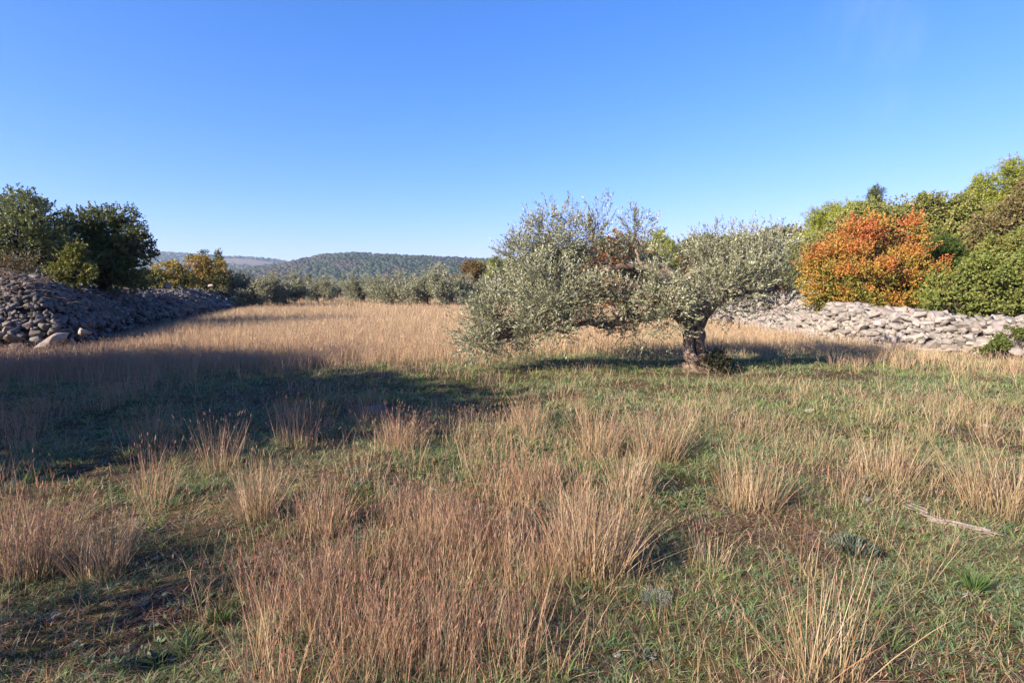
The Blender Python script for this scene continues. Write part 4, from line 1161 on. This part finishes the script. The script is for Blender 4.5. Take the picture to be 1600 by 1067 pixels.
STRAW = np.array([0.58, 0.42, 0.225]); STRAW2 = np.array([0.74, 0.60, 0.41]); RED = np.array([0.40, 0.165, 0.12]); GRN = np.array([0.17, 0.17, 0.06]); PINK = np.array([0.52, 0.30, 0.22])
def tall(acc, x, y, lean, L, W, red, grn, r, seg=3, head=True, headw=0.006):
    n = len(x)
    B = np.stack([x, y, H(x, y) - 0.02], 1)
    D = np.stack([lean[:, 0], lean[:, 1], np.ones(n)], 1)
    bd = r.normal(size=(n, 3)) * np.array([0.07, 0.07, 0.0]) * L[:, None] * 1.6 + np.stack([lean[:, 0], lean[:, 1], np.zeros(n)], 1) * L[:, None] * 0.25
    g = r.random(n)[:, None]
    base = STRAW * (1 - grn[:, None]) + GRN * grn[:, None]
    mid = (STRAW * (1 - g) + STRAW2 * g) * np.where((y > 11)[:, None], 0.9 + 0.45 * r.random((n, 1)), 0.45 + 0.8 * r.random((n, 1)))
    od = r.random(n); mid[(od < 0.14 + 0.22 * red)] *= np.array([0.80, 0.52, 0.42]); mid[od > 0.9] = mid[od > 0.9] * 0.5 + GRN * 0.6
    mid = mid * (1 - 0.35 * red[:, None]) + PINK * 0.35 * red[:, None]
    tip = mid * (1 - 0.6 * red[:, None]) + RED * 0.6 * red[:, None]
    acc.add(*ribbons(B, D, L, W, [base, mid, tip], bd, seg, r))
    if head:
        k = r.random(n) < 0.6
        T = (B + nrm(D) * L[:, None] + bd)[k]; m = k.sum()
        hd = nrm(nrm(D)[k] + bd[k] / L[k][:, None] * 1.5 + r.normal(size=(m, 3)) * 0.05)
        hl = (0.026 + 0.024 * r.random(m)) * (1 + headw * 18); hc = RED * (red[k][:, None]) * (0.7 + 0.8 * r.random((m, 1))) + STRAW2 * (1 - red[k][:, None]) * 0.9
        hc = hc * 0.75 + PINK * 0.25
        for s_ in (0, 1):
            V, F, C = leaves(T - hd * 0.012, hd, hl, headw * 0.5 * (0.45 + 0.55 * red[k]) * (0.7 + 0.6 * r.random(m)), hc, r)
            acc.add(V, F, np.zeros((0, 3), int), C)

def clumps(acc, cx, cy, nst, rad, h, r, red=0.6, grn=0.3, W=0.0035, head=True, spread=0.35, seg=3, headw=0.006):
    """tussocks: centres cx, cy; nst stems each; arrays or scalars"""
    k = len(cx)
    nst = np.broadcast_to(nst, (k,)).astype(int); rad = np.broadcast_to(rad, (k,)); h = np.broadcast_to(h, (k,)); red = np.broadcast_to(red, (k,)); grn = np.broadcast_to(grn, (k,))
    i = np.repeat(np.arange(k), nst); n = len(i)
    a = r.random(n) * 6.283; q = np.sqrt(r.random(n))
    ox, oy = q * np.cos(a), q * np.sin(a)
    x = cx[i] + ox * rad[i]; y = cy[i] + oy * rad[i]
    lean = np.stack([ox, oy], 1) * spread * (0.5 + r.random((n, 1))) + r.normal(size=(n, 2)) * (0.10 + 0.30 * (r.random((n, 1)) > 0.88)) + np.array([0.03, 0.0])
    L = h[i] * (0.35 + 0.8 * r.random(n) ** 0.8)
    rd = np.clip(red[i] + r.normal(size=n) * 0.25, 0, 1); gr = np.clip(grn[i] + r.normal(size=n) * 0.2, 0, 1)
    tall(acc, x, y, lean, L, np.full(n, W) * (0.7 + 0.6 * r.random(n)), rd, gr, r, seg, head, headw)

rg = np.random.default_rng(900)
# distinct tussocks, each a thing
TUS = [  # base px, base py, height px, radius m, stems, red, green, label
    (42, 893, 130, 0.26, 620, .75, .3, 'dense reddish grass tussock at the left edge of the photo'),
    (158, 897, 105, 0.15, 260, .35, .5, 'yellowish grass tussock just right of the reddish one at the left edge'),
    (243, 783, 92, 0.16, 130, .7, .4, 'isolated grass tussock with pink heads standing against the left shadow'),
    (344, 738, 92, 0.18, 110, .55, .5, 'thin tussock of upright stems at the edge of the left shadow'),
    (402, 812, 100, 0.15, 260, .35, .2, 'golden grass tussock left of the dense reddish patch'),
    (505, 832, 85, 0.17, 230, .45, .4, 'pale green grass tussock touching the left side of the dense reddish patch'),
    (622, 702, 68, 0.14, 200, .55, .15, 'small orange grass tussock beside the half buried rock in the shadow edge'),
    (925, 897, 145, 0.24, 620, .25, .35, 'big fanned straw tussock right of the dense reddish patch'),
    (1030, 716, 90, 0.24, 420, .1, .55, 'big pale greenish straw tussock below the olive tree'),
    (935, 713, 85, 0.22, 300, .25, .15, 'tan grass tussock left of the pale greenish one below the olive'),
    (985, 770, 80, 0.18, 240, .25, .15, 'blond tussock in front of the pale greenish one'),
    (820, 668, 60, 0.22, 220, .3, .15, 'tan tussock halfway between the big olive and the dense reddish patch'),
    (835, 772, 70, 0.20, 220, .75, .3, 'greyish pink grass tussock above the big fanned straw tussock'),
    (1170, 790, 95, 0.24, 280, .15, .25, 'yellow straw tussock in the middle of the right half'),
    (1105, 884, 70, 0.14, 90, .2, .5, 'small loose green and tan tussock right of the big fanned one'),
    (1385, 745, 85, 0.24, 200, .1, .3, 'wide thin straw tussock above the fallen weathered wood'),
    (1570, 800, 130, 0.30, 300, .1, .3, 'tall yellow straw tussock at the right edge of the photo'),
    (1285, 1075, 230, 0.16, 110, .15, .3, 'tall sparse yellow stems at the bottom edge right of centre'),
    (580, 660, 70, 0.1, 40, .6, .3, 'few tall dark stems rising beside the half buried rock'),
    (470, 700, 78, 0.26, 120, .75, .4, 'open row of tall pink headed stems against the left shadow'),
]
for (px, py, hp, rad, ns, red, grn, lab) in TUS:
    g = ground(px, min(py, 1060)); Yt = g[1]
    acc = Acc()
    clumps(acc, np.array([g[0]]), np.array([Yt]), int(ns * 0.55), rad * 1.1, (hp * 0.22) * Yt / F_PX, rg, 0.1, grn * 0.8, W=0.0036 + 0.0003 * Yt, head=False, spread=1.1, seg=2)
    clumps(acc, np.array([g[0]]), np.array([Yt]), int(ns * 1.0), rad * 0.85, hp * Yt / F_PX * 1.02, rg, red, grn, W=0.0030 + 0.0002 * Yt, spread=0.24, seg=4, headw=0.0034 + 0.0003 * Yt)
    z = Hs(g[0], Yt)
    o = link('grass_tussock', acc.mesh('tussock', M_grass, (g[0], Yt, z)), label=lab, cat='grass tussock', group='grass tussocks of the foreground')
    o.location = (g[0], Yt, z)

def gauss(x, y, gx, gy, sx, sy): return np.exp(-((x - gx) / sx) ** 2 - ((y - gy) / sy) ** 2)
def in_wall(x, y):
    m = bank_dist(x, y) > 0.1
    wx = np.interp(y, WP[:, 1], WP[:, 0])
    return m | (x > wx - 0.05)
def px_of(x, y): return CX + x / np.maximum(y, 0.5) * F_PX * 0.995
def py_of(x, y):
    d = np.stack([x, y, np.full_like(x, -CAM_H)], 1)
    zf = d @ fw; return CY - F_PX * (d @ up) / zf
def dens_tall(x, y):
    """how much tall dry grass stands at a place (0..1)"""
    X_, Y_ = px_of(x, y), py_of(x, y)
    n = fbm(x * 0.9 + 3, y * 0.9, 3); n2 = fbm(x * 0.25, y * 0.25 + 40, 3)
    d = 0.02 + (0.07 + 0.12 * sstep(4, 7, y)) * sstep(0.55, 0.7, n)
    d = np.maximum(d, 1.0 * sstep(10.5, 13.5, y - 0.35 * np.clip(x, -30, 6)) * (x < 40))                # the closed field beyond
    d = np.maximum(d, 0.26 * sstep(0.47, 0.62, n) * (x < -0.3) * (y > 5.0))               # mid left, in the shade
    d = np.maximum(d, 0.34 * gauss(x, y, 0.2, 6.2, 1.0, 1.0)); d = np.maximum(d, 0.7 * gauss(x, y, -0.9, 2.6, 0.4, .45))
    d = np.maximum(d, 0.17 * sstep(0.5, 0.62, n) * (x > 0.6) * (y > 3.0))
    d = np.maximum(d, 0.40 * sstep(6.5, 9, x + 0 * y) * sstep(7.5, 10, y))
    # grazed / shaded ground round the olive
    u = gauss(x, y, OB[0] - 1.0, OB[1] + 0.3, 3.9, 2.9); u2 = gauss(x, y, OB[0] + 1.2, OB[1] - 1.0, 4.0, 2.2)
    d = d * (1 - 0.93 * np.clip(1.4 * np.maximum(u, u2 * 0.8), 0, 1))
    d = d * np.where(y < 10, 0.25 + 0.95 * sstep(0.40, 0.58, fbm(x * 2.3 + 11, y * 2.3, 2)), 1)
    d = np.maximum(d, (0.06 + 1.35 * sstep(0.40, 0.60, fbm(x * 2.6 + 11, y * 2.6, 2))) * np.maximum(1.0 * gauss(x, y, -0.40, 2.85, 0.62, 1.15), 0.75 * gauss(x, y, -0.1, 4.3, 0.7, 0.7)))
    rw_ = np.interp(y, WP[:, 1], WP[:, 0]) - x
    d = d * (1 - 0.6 * sstep(3.0, 1.0, rw_) * (y < 32)) * (1 - 0.85 * gauss(x, y, -1.9, 2.9, 0.95, 0.5))
    return np.where(in_wall(x, y), 0, d)

def scatter(y0, y1, n, r, pad=0.6):
    """n random places, evenly over the seen wedge of ground between y0 and y1"""
    y = np.sqrt(y0 ** 2 + (y1 ** 2 - y0 ** 2) * r.random(n))
    hw = y * 0.93 + pad
    x = (2 * r.random(n) - 1) * hw
    return x, y

acc_near = Acc(); acc_far = Acc()
def pink(x, y):     # pinkish heads left and centre, yellow to the right
    return np.clip(0.65 - 0.10 * np.clip(x, -3, 6) - 0.06 * np.clip(y - 4, 0, 30) + 0.5 * (fbm(x * .6, y * .6 + 9, 2) - 0.5), 0.05, 0.9)
for (y0, y1, n, ns, W, h, sg, hw_) in ((1.5, 4, 2100, 20, .0027, .38, 4, .0036), (4, 8, 3800, 15, .004, .38, 3, .006), (8, 14, 7500, 12, .0058, .40, 3, .008),
                                 (14, 24, 17000, 10, .009, .43, 2, .012), (24, 40, 17000, 8, .016, .46, 2, .018), (40, 75, 16000, 6, .030, .48, 2, .026)):
    x, y = scatter(y0, y1, n, rg)
    k = rg.random(n) < dens_tall(x, y); x, y = x[k], y[k]; m = len(x)
    hk = 1 - 0.22 * np.clip(3.5 - (np.interp(y, WP[:, 1], WP[:, 0]) - x), 0, 1) * (y < 35) - 0.45 * np.clip(1.8 - np.abs(bank_dist(x, y)), 0, 1) - 0.35 * gauss(x, y, OB[0], OB[1] - 1, 5, 4)
    clumps(acc_near if y1 <= 14 else acc_far, x, y, (ns * (0.5 + rg.random(m))).astype(int) + 1, 0.05 + 0.07 * rg.random(m) + 0.006 * y0, h * hk * (0.75 + 0.4 * rg.random(m)), rg, pink(x, y),
           np.clip(0.25 + 0.5 * (fbm(x * .4, y * .4, 2) - 0.5), 0, 1) * (y < 20), W=W, spread=0.22, seg=sg, headw=hw_)
# single thin stalks standing everywhere between the tussocks
for (y0, y1, n, W, hh) in ((1.5, 4, 9000, .0022, .24), (4, 8, 26000, .0034, .25), (8, 14, 34000, .0058, .26)):
    x, y = scatter(y0, y1, n, rg)
    nn_ = fbm(x * 0.7 + 31, y * 0.7 + 2, 3)
    k = (rg.random(n) < np.clip(0.10 + 3.6 * (nn_ - 0.49), 0.03, 1) * (0.30 + 0.60 * sstep(-0.2, 1.5, x)) * (1 - 0.7 * gauss(x, y, OB[0] - 0.5, OB[1] - 0.6, 2.6, 1.3))) & ~in_wall(x, y)
    x, y = x[k], y[k]; m = len(x)
    tall(acc_near, x, y, rg.normal(size=(m, 2)) * 0.28, hh * (0.35 + 0.9 * rg.random(m)), np.full(m, W) * (0.6 + 0.7 * rg.random(m)), pink(x, y) * 0.6, 0.5 * rg.random(m), rg, 3, True, 0.003 + 0.0003 * y0)
link('dry_grass', acc_near.mesh('dry_grass', M_grass), label='tall dry straw coloured grass with pinkish seed heads scattered over the foreground', cat='grass', kind='stuff')
link('meadow_grass', acc_far.mesh('meadow_grass', M_grass), label='dense blond dry grass covering the field in the middle distance', cat='grass', kind='stuff')

# short green grass and litter
acc = Acc()
def short(y0, y1, n, L0, W, seg=2):
    x, y = scatter(y0, y1, n, rg)
    g = fbm(x * 1.1 + 8, y * 1.1, 3); fine = fbm(x * 5, y * 5, 2)
    under = gauss(x, y, OB[0] - 0.5, OB[1] + 0.2, 4.2, 2.6)
    p = np.clip(0.22 + 3.4 * (g - 0.44) + 1.0 * (fine - 0.5) + 0.5 * under + 0.18 * (x > 0), 0.05, 1)
    bare = gauss(x, y, OB[0] - 0.5, OB[1] - 0.75, 1.7, 0.45) + gauss(x, y, OB[0] + 1.2, OB[1] - 1.0, 1.1, 0.25)
    p *= 1 - np.clip(1.3 * bare, 0, 0.95)
    k = (rg.random(n) < p) & ~in_wall(x, y)
    x, y, g = x[k], y[k], g[k]; m = len(x)
    i = rg.integers(0, m, m)      # pull blades together in tufts
    tx = np.round(x / 0.06) * 0.06; ty = np.round(y / 0.06) * 0.06
    hx = _hash(np.round(tx * 50), np.round(ty * 50), np.zeros(m)); hy = _hash(np.round(tx * 50), np.round(ty * 50), np.ones(m))
    x = x * 0.4 + (tx + 0.05 * (hx - 0.5)) * 0.6; y = y * 0.4 + (ty + 0.05 * (hy - 0.5)) * 0.6
    hu = _hash(np.round(tx * 50), np.round(ty * 50), 5 * np.ones(m))
    B = np.stack([x, y, H(x, y) - 0.005], 1)
    D = np.concatenate([rg.normal(size=(m, 2)) * 0.55, np.full((m, 1), 0.8)], 1)
    L = L0 * (0.4 + 0.9 * rg.random(m)) * (0.6 + 0.8 * hu)
    bd = np.concatenate([rg.normal(size=(m, 2)) * 0.45, np.full((m, 1), -0.25)], 1) * L[:, None]
    c = lerp3((0.10, 0.185, 0.055), (0.30, 0.42, 0.155), hu * 0.6 + rg.random(m) * 0.4)
    blu = hx > 0.75; c[blu] = c[blu] * np.array([0.9, 1.0, 1.35])
    d = rg.random(m) < 0.22; c[d] = lerp3(STRAW * 0.7, STRAW2 * 0.85, rg.random(d.sum()))
    acc.add(*ribbons(B, D, L, np.full(m, W) * (0.6 + 0.8 * rg.random(m)), [c * 0.85, c, c * 1.1], bd, seg, rg))
short(1.5, 3.5, 130000, 0.065, 0.0034, 3); short(3.5, 7, 260000, 0.075, 0.0048); short(7, 14, 260000, 0.09, 0.009); short(14, 30, 40000, 0.12, 0.022)
# loose taller green tufts
x, y = scatter(1.5, 12, 2600, rg)
k = (rg.random(2600) < np.clip(3.0 * (fbm(x * 0.8 + 70, y * 0.8, 3) - 0.45) + 0.12 * (x > 0), 0.02, 0.9)) & ~in_wall(x, y)
x, y = x[k], y[k]; m = len(x); i = np.repeat(np.arange(m), 22); n_ = len(i)
a_ = rg.random(n_) * 6.283; q_ = 0.03 * np.sqrt(rg.random(n_))
bx_, by_ = x[i] + q_ * np.cos(a_), y[i] + q_ * np.sin(a_)
L_ = (0.07 + 0.10 * rg.random(m))[i] * (0.5 + 0.7 * rg.random(n_))
D_ = np.stack([np.cos(a_) * 0.45, np.sin(a_) * 0.45, np.full(n_, 1.0)], 1) + rg.normal(size=(n_, 3)) * 0.22
hu_ = rg.random(m)[i]; c_ = lerp3((0.13, 0.23, 0.05), (0.33, 0.44, 0.14), hu_ * 0.6 + 0.4 * rg.random(n_))
dd_ = rg.random(n_) < 0.2; c_[dd_] = STRAW * 0.9
bd_ = np.stack([np.cos(a_), np.sin(a_), np.full(n_, -0.5)], 1) * (L_ * 0.45)[:, None]
acc.add(*ribbons(np.stack([bx_, by_, H(bx_, by_)], 1), D_, L_, (0.0028 + 0.0005 * y[i]) * (0.7 + 0.6 * rg.random(n_)), [c_ * 0.85, c_, c_ * 1.1], bd_, 3, rg))
# low ochre moss cushions and dark leafy mats, many tiny leaves close to the soil
for (n, sd, ca, cb) in ((30000, 3.0, (0.16, 0.13, 0.02), (0.36, 0.30, 0.05)), (34000, 60.0, (0.05, 0.10, 0.045), (0.13, 0.21, 0.10))):
    x, y = scatter(1.5, 8, n, rg)
    k = (fbm(x * 1.6 + sd, y * 1.6 + sd, 3) > 0.56) & ~in_wall(x, y); x, y = x[k], y[k]; m = len(x)
    P_ = np.stack([x, y, H(x, y) + 0.012 * rg.random(m)], 1)
    V_, F_, C_ = leaves(P_, np.concatenate([rg.normal(size=(m, 2)), 0.5 + 0.4 * rg.random((m, 1))], 1), 0.010 * (1 + y / 4), 0.0022 * (1 + y / 4), lerp3(ca, cb, rg.random(m)), rg, 0.8)
    acc.add(V_, F_, np.zeros((0, 3), int), C_)
link('short_grass', acc.mesh('short_grass', M_grass), label='short green grass growing low between the dry tussocks', cat='grass', kind='stuff')

acc = Acc()     # dead stalks lying flat, curled litter
for (y0, y1, n, L0, W) in ((1.5, 4, 80000, 0.075, 0.0028), (4, 9, 80000, 0.08, 0.0055), (9, 16, 40000, 0.11, 0.011)):
    x, y = scatter(y0, y1, n, rg)
    k = (rg.random(n) < np.clip(1.4 - 1.6 * fbm(x * 1.3 + 2, y * 1.3 + 5, 3), 0.1, 1)) & ~in_wall(x, y)
    x, y = x[k], y[k]; m = len(x)
    B = np.stack([x, y, H(x, y) + 0.004 + 0.02 * rg.random(m)], 1)
    D = np.concatenate([rg.normal(size=(m, 2)), rg.normal(size=(m, 1)) * 0.22], 1)
    c = lerp3((0.15, 0.08, 0.05), (0.74, 0.53, 0.37), rg.random(m) ** 1.5)
    rd = rg.random(m) < 0.12; c[rd] = np.array([0.36, 0.10, 0.04])
    L = L0 * (0.3 + rg.random(m))
    acc.add(*ribbons(B, D, L, np.full(m, W) * (0.6 + rg.random(m)), [c, c, c], rg.normal(size=(m, 3)) * np.array([.45, .45, .12]) * L[:, None], 3, rg))
link('litter', acc.mesh('litter', M_grass), label='dead flattened straw and leaf litter covering the soil', cat='litter', kind='stuff')

# small broad leaved weeds
x, y = scatter(1.5, 9, 16000, rg)
k = (rg.random(16000) < np.clip(3.2 * (fbm(x * 1.7 + 20, y * 1.7, 3) - 0.45), 0.02, 1)) & ~in_wall(x, y)
x, y = x[k], y[k]; m = len(x); per = 9
i = np.repeat(np.arange(m), per); a = rg.random(m * per) * 6.283
s = (0.5 + rg.random(m))[i] * (1 + 0.12 * y[i] / 3)
P = np.stack([x[i], y[i], H(x, y)[i] + 0.006], 1)
D = np.stack([np.cos(a), np.sin(a), 0.25 + 0.5 * rg.random(m * per)], 1)
hu = rg.random(m)[i]
c = lerp3((0.09, 0.15, 0.06), (0.24, 0.29, 0.16), hu)
gray = hu > 0.88; c[gray] = (0.19, 0.215, 0.17)
V, F, C = leaves(P, D, 0.026 * s, 0.006 * s, c, rg, face=1.5)
link('ground_weeds', mesh_np('ground_weeds', V, [F], C, M_leaf), label='low broad leaved weeds between the grass in the foreground', cat='weeds', kind='stuff')

# pebbles
x, y = scatter(1.5, 10, 5200, rg)
k = (rg.random(5200) < np.clip(2.6 * (fbm(x * 0.9 + 50, y * 0.9, 3) - 0.42), 0.04, 1)) & ~in_wall(x, y)
x, y = x[k], y[k]; m = len(x)
s = 0.004 + 0.014 * rg.random(m) ** 3
V, F, C = rocks(np.stack([x, y, H(x, y) + s * 0.3], 1), s[:, None] * np.array([[1.3, 1, 0.6]]), rg, 1, tint=stone_tint(m, rg, 0.4, 1.1) * np.array([[1.1, 0.98, 0.85]]))
link('pebbles', mesh_np('pebbles', V, [F], C, M_stone), label='small pale limestone pebbles scattered over the soil', cat='pebbles', kind='stuff')

# half buried rock, fallen wood, small grey rosettes and silver shrublet
def field_rock(px, py, w_, d_, h_, seed, label, mat=M_stone):
    g = ground(px, py); rr = np.random.default_rng(seed)
    V, F, C = rocks(np.array([[0, 0, 0.0]]), np.array([[w_, d_, h_]]), rr, 3, tint=np.array([[1.05, 1.0, 1.0]]), tilt=0.15)
    o = link('rock', mesh_np('rock', V, [F], C, mat), label=label, cat='rock'); o.location = (g[0], g[1], Hs(g[0], g[1]) + h_ * 0.25)
field_rock(585, 645, 0.22, 0.12, 0.07, 1, 'half buried grey rock lying in the edge of the left shadow', M_stone_dark)
field_rock(1352, 782, 0.06, 0.035, 0.02, 2, 'small grey stone left of the fallen weathered wood')
field_rock(203, 1008, 0.028, 0.02, 0.018, 3, 'fist sized pinkish stone among pebbles at the bottom left')
field_rock(965, 1015, 0.022, 0.02, 0.015, 4, 'small cream coloured stone near the bottom centre')
field_rock(1540, 665, 0.10, 0.07, 0.04, 5, 'pale flat stone in the grass at the right edge')
field_rock(1260, 643, 0.10, 0.06, 0.02, 6, 'pinkish flat stones on bare earth right of the olive shadow')
g1, g2 = ground(1400, 790), ground(1560, 838)
paths = []
for k in range(16):
    o_ = np.array([0.03 * rg.normal(), 0.045 * rg.normal(), 0.0]); t0 = 0.75 * rg.random(); t1 = t0 + 0.12 + 0.3 * rg.random()
    a_, b_ = g1 + (g2 - g1) * t0, g1 + (g2 - g1) * min(t1, 1.05)
    P = curve(a_ + o_, b_ + o_ * 0.6, 9, 0.05, 0, rg); P[:, 2] = H(P[:, 0], P[:, 1]) + 0.012 + 0.02 * rg.random()
    paths.append((P, (0.004 + 0.009 * rg.random() ** 2) * (0.8 + 0.4 * rg.random(9))))
V, F = tubes(paths, 7)
link('fallen_branch', mesh_np('fallen_branch', V, [F], mat=bark_mat('weathered_wood', (0.10, 0.075, 0.06), (0.27, 0.22, 0.19), (0.50, 0.45, 0.42), 30), smooth=True), label='weathered grey fallen branch lying in the grass on the right', cat='branch')
def rosette(px, py, s, seed, col, label, n=40, upz=0.5, ll=0.045, lw=0.006, name='weed_rosette', cat='plant', h=0.0):
    g = ground(px, py); rr = np.random.default_rng(seed)
    a = rr.random(n) * 6.283
    q = np.sqrt(rr.random(n)) * s
    P = np.stack([q * np.cos(a), q * np.sin(a), h * rr.random(n)], 1)
    D = np.stack([np.cos(a), np.sin(a), upz * (0.4 + rr.random(n))], 1) + rr.normal(size=(n, 3)) * 0.25
    V, F, C = leaves(P, D, ll * (0.6 + 0.7 * rr.random(n)), lw, lerp3(np.array(col) * 0.75, np.array(col) * 1.2, rr.random(n)), rr, face=1.2)
    o = link(name, mesh_np(name, V, [F], C, M_leaf), label=label, cat=cat); o.location = (g[0], g[1], Hs(g[0], g[1]) + 0.01)
rosette(1025, 950, 0.07, 1, (0.27, 0.29, 0.26), 'small silvery grey everlasting shrublet in the bottom centre right', 700, 1.2, 0.014, 0.0022, 'silver_shrublet', 'plant', 0.07)
rosette(75, 970, 0.02, 2, (0.17, 0.20, 0.17), 'grey leaved rosette near the bottom left edge', 22)
rosette(285, 955, 0.02, 3, (0.13, 0.17, 0.11), 'grey green rosette above the pebbles at the bottom left', 24)
rosette(345, 972, 0.03, 4, (0.10, 0.19, 0.05), 'bright green grass tuft at the bottom left', 170, 1.6, 0.08, 0.0017, 'grass_tuft', 'grass tuft')
rosette(1000, 1020, 0.03, 5, (0.14, 0.17, 0.15), 'blue grey rosette below the silvery shrublet', 34)
rosette(1520, 925, 0.03, 6, (0.13, 0.22, 0.06), 'bright green grass tuft at the bottom right', 150, 1.8, 0.11, 0.002, 'grass_tuft', 'grass tuft')
rosette(1330, 860, 0.12, 7, (0.15, 0.19, 0.13), 'patch of blue green curly leaves below the fallen branch', 500, 1.2, 0.05, 0.004, 'leafy_weed', 'plant', 0.03)
rosette(240, 1030, 0.04, 8, (0.10, 0.14, 0.07), 'dark green small leaved weed at the very bottom left', 130, 0.6, 0.03, 0.008, 'leafy_weed', 'plant', 0.02)

# red sack under the far olive
g = ground(483, 474); sc_ = 1.0
V0, F0 = ROCKS[3][5]
Vb = V0 * np.array([0.20, 0.17, 0.30]); Vb[:, 2] += 0.27; Vb[:, :2] *= (1.1 - 0.55 * np.clip((Vb[:, 2] - 0.3) / 0.3, 0, 1))[:, None]
m_, t_, b_ = new_mat('red_cloth'); b_.inputs['Roughness'].default_value = 0.7
nn = noise_tex(t_, None, 9, 4); t_.links.new(ramp(t_, nn, [(0.35, (0.40, 0.02, 0.02)), (0.65, (0.62, 0.05, 0.04))]), b_.inputs['Base Color'])
sk = empty('sack', (g[0], g[1] - 1.5, 0.25), label='small bright red sack standing under an olive tree far across the field', cat='sack')
link('bag', mesh_np('bag', Vb, [F0], None, m_, True), sk)
V, F = tubes([(np.array([[0, 0, 0.52], [0.0, 0, 0.60], [0.05, 0, 0.66]]), np.array([0.07, 0.035, 0.07]))], 8)
link('tied_top', mesh_np('tied_top', V, [F], None, m_, True), sk)

# ------------------------------------------------------------------ haze
bm = bmesh.new(); bmesh.ops.create_cube(bm, size=1.0)
for v in bm.verts:
    v.co = Vector((v.co.x * 10800, (v.co.y + 0.5) * 6000 - 450, (v.co.z + 0.5) * 330 - 30))
hm = bpy.data.meshes.new('haze'); bm.to_mesh(hm); bm.free()
mh = bpy.data.materials.new('haze'); mh.use_nodes = True
t = mh.node_tree
t.nodes.remove(t.nodes['Principled BSDF'])
pv = t.nodes.new('ShaderNodeVolumePrincipled')
pv.inputs['Color'].default_value = (0.60, 0.78, 1.0, 1)
pv.inputs['Density'].default_value = 0.00012
pv.inputs['Anisotropy'].default_value = 0.2
t.links.new(pv.outputs[0], t.nodes['Material Output'].inputs['Volume'])
hm.materials.append(mh)
link('haze', hm, kind='stuff', label='thin blue haze softening the distant hills', cat='haze')
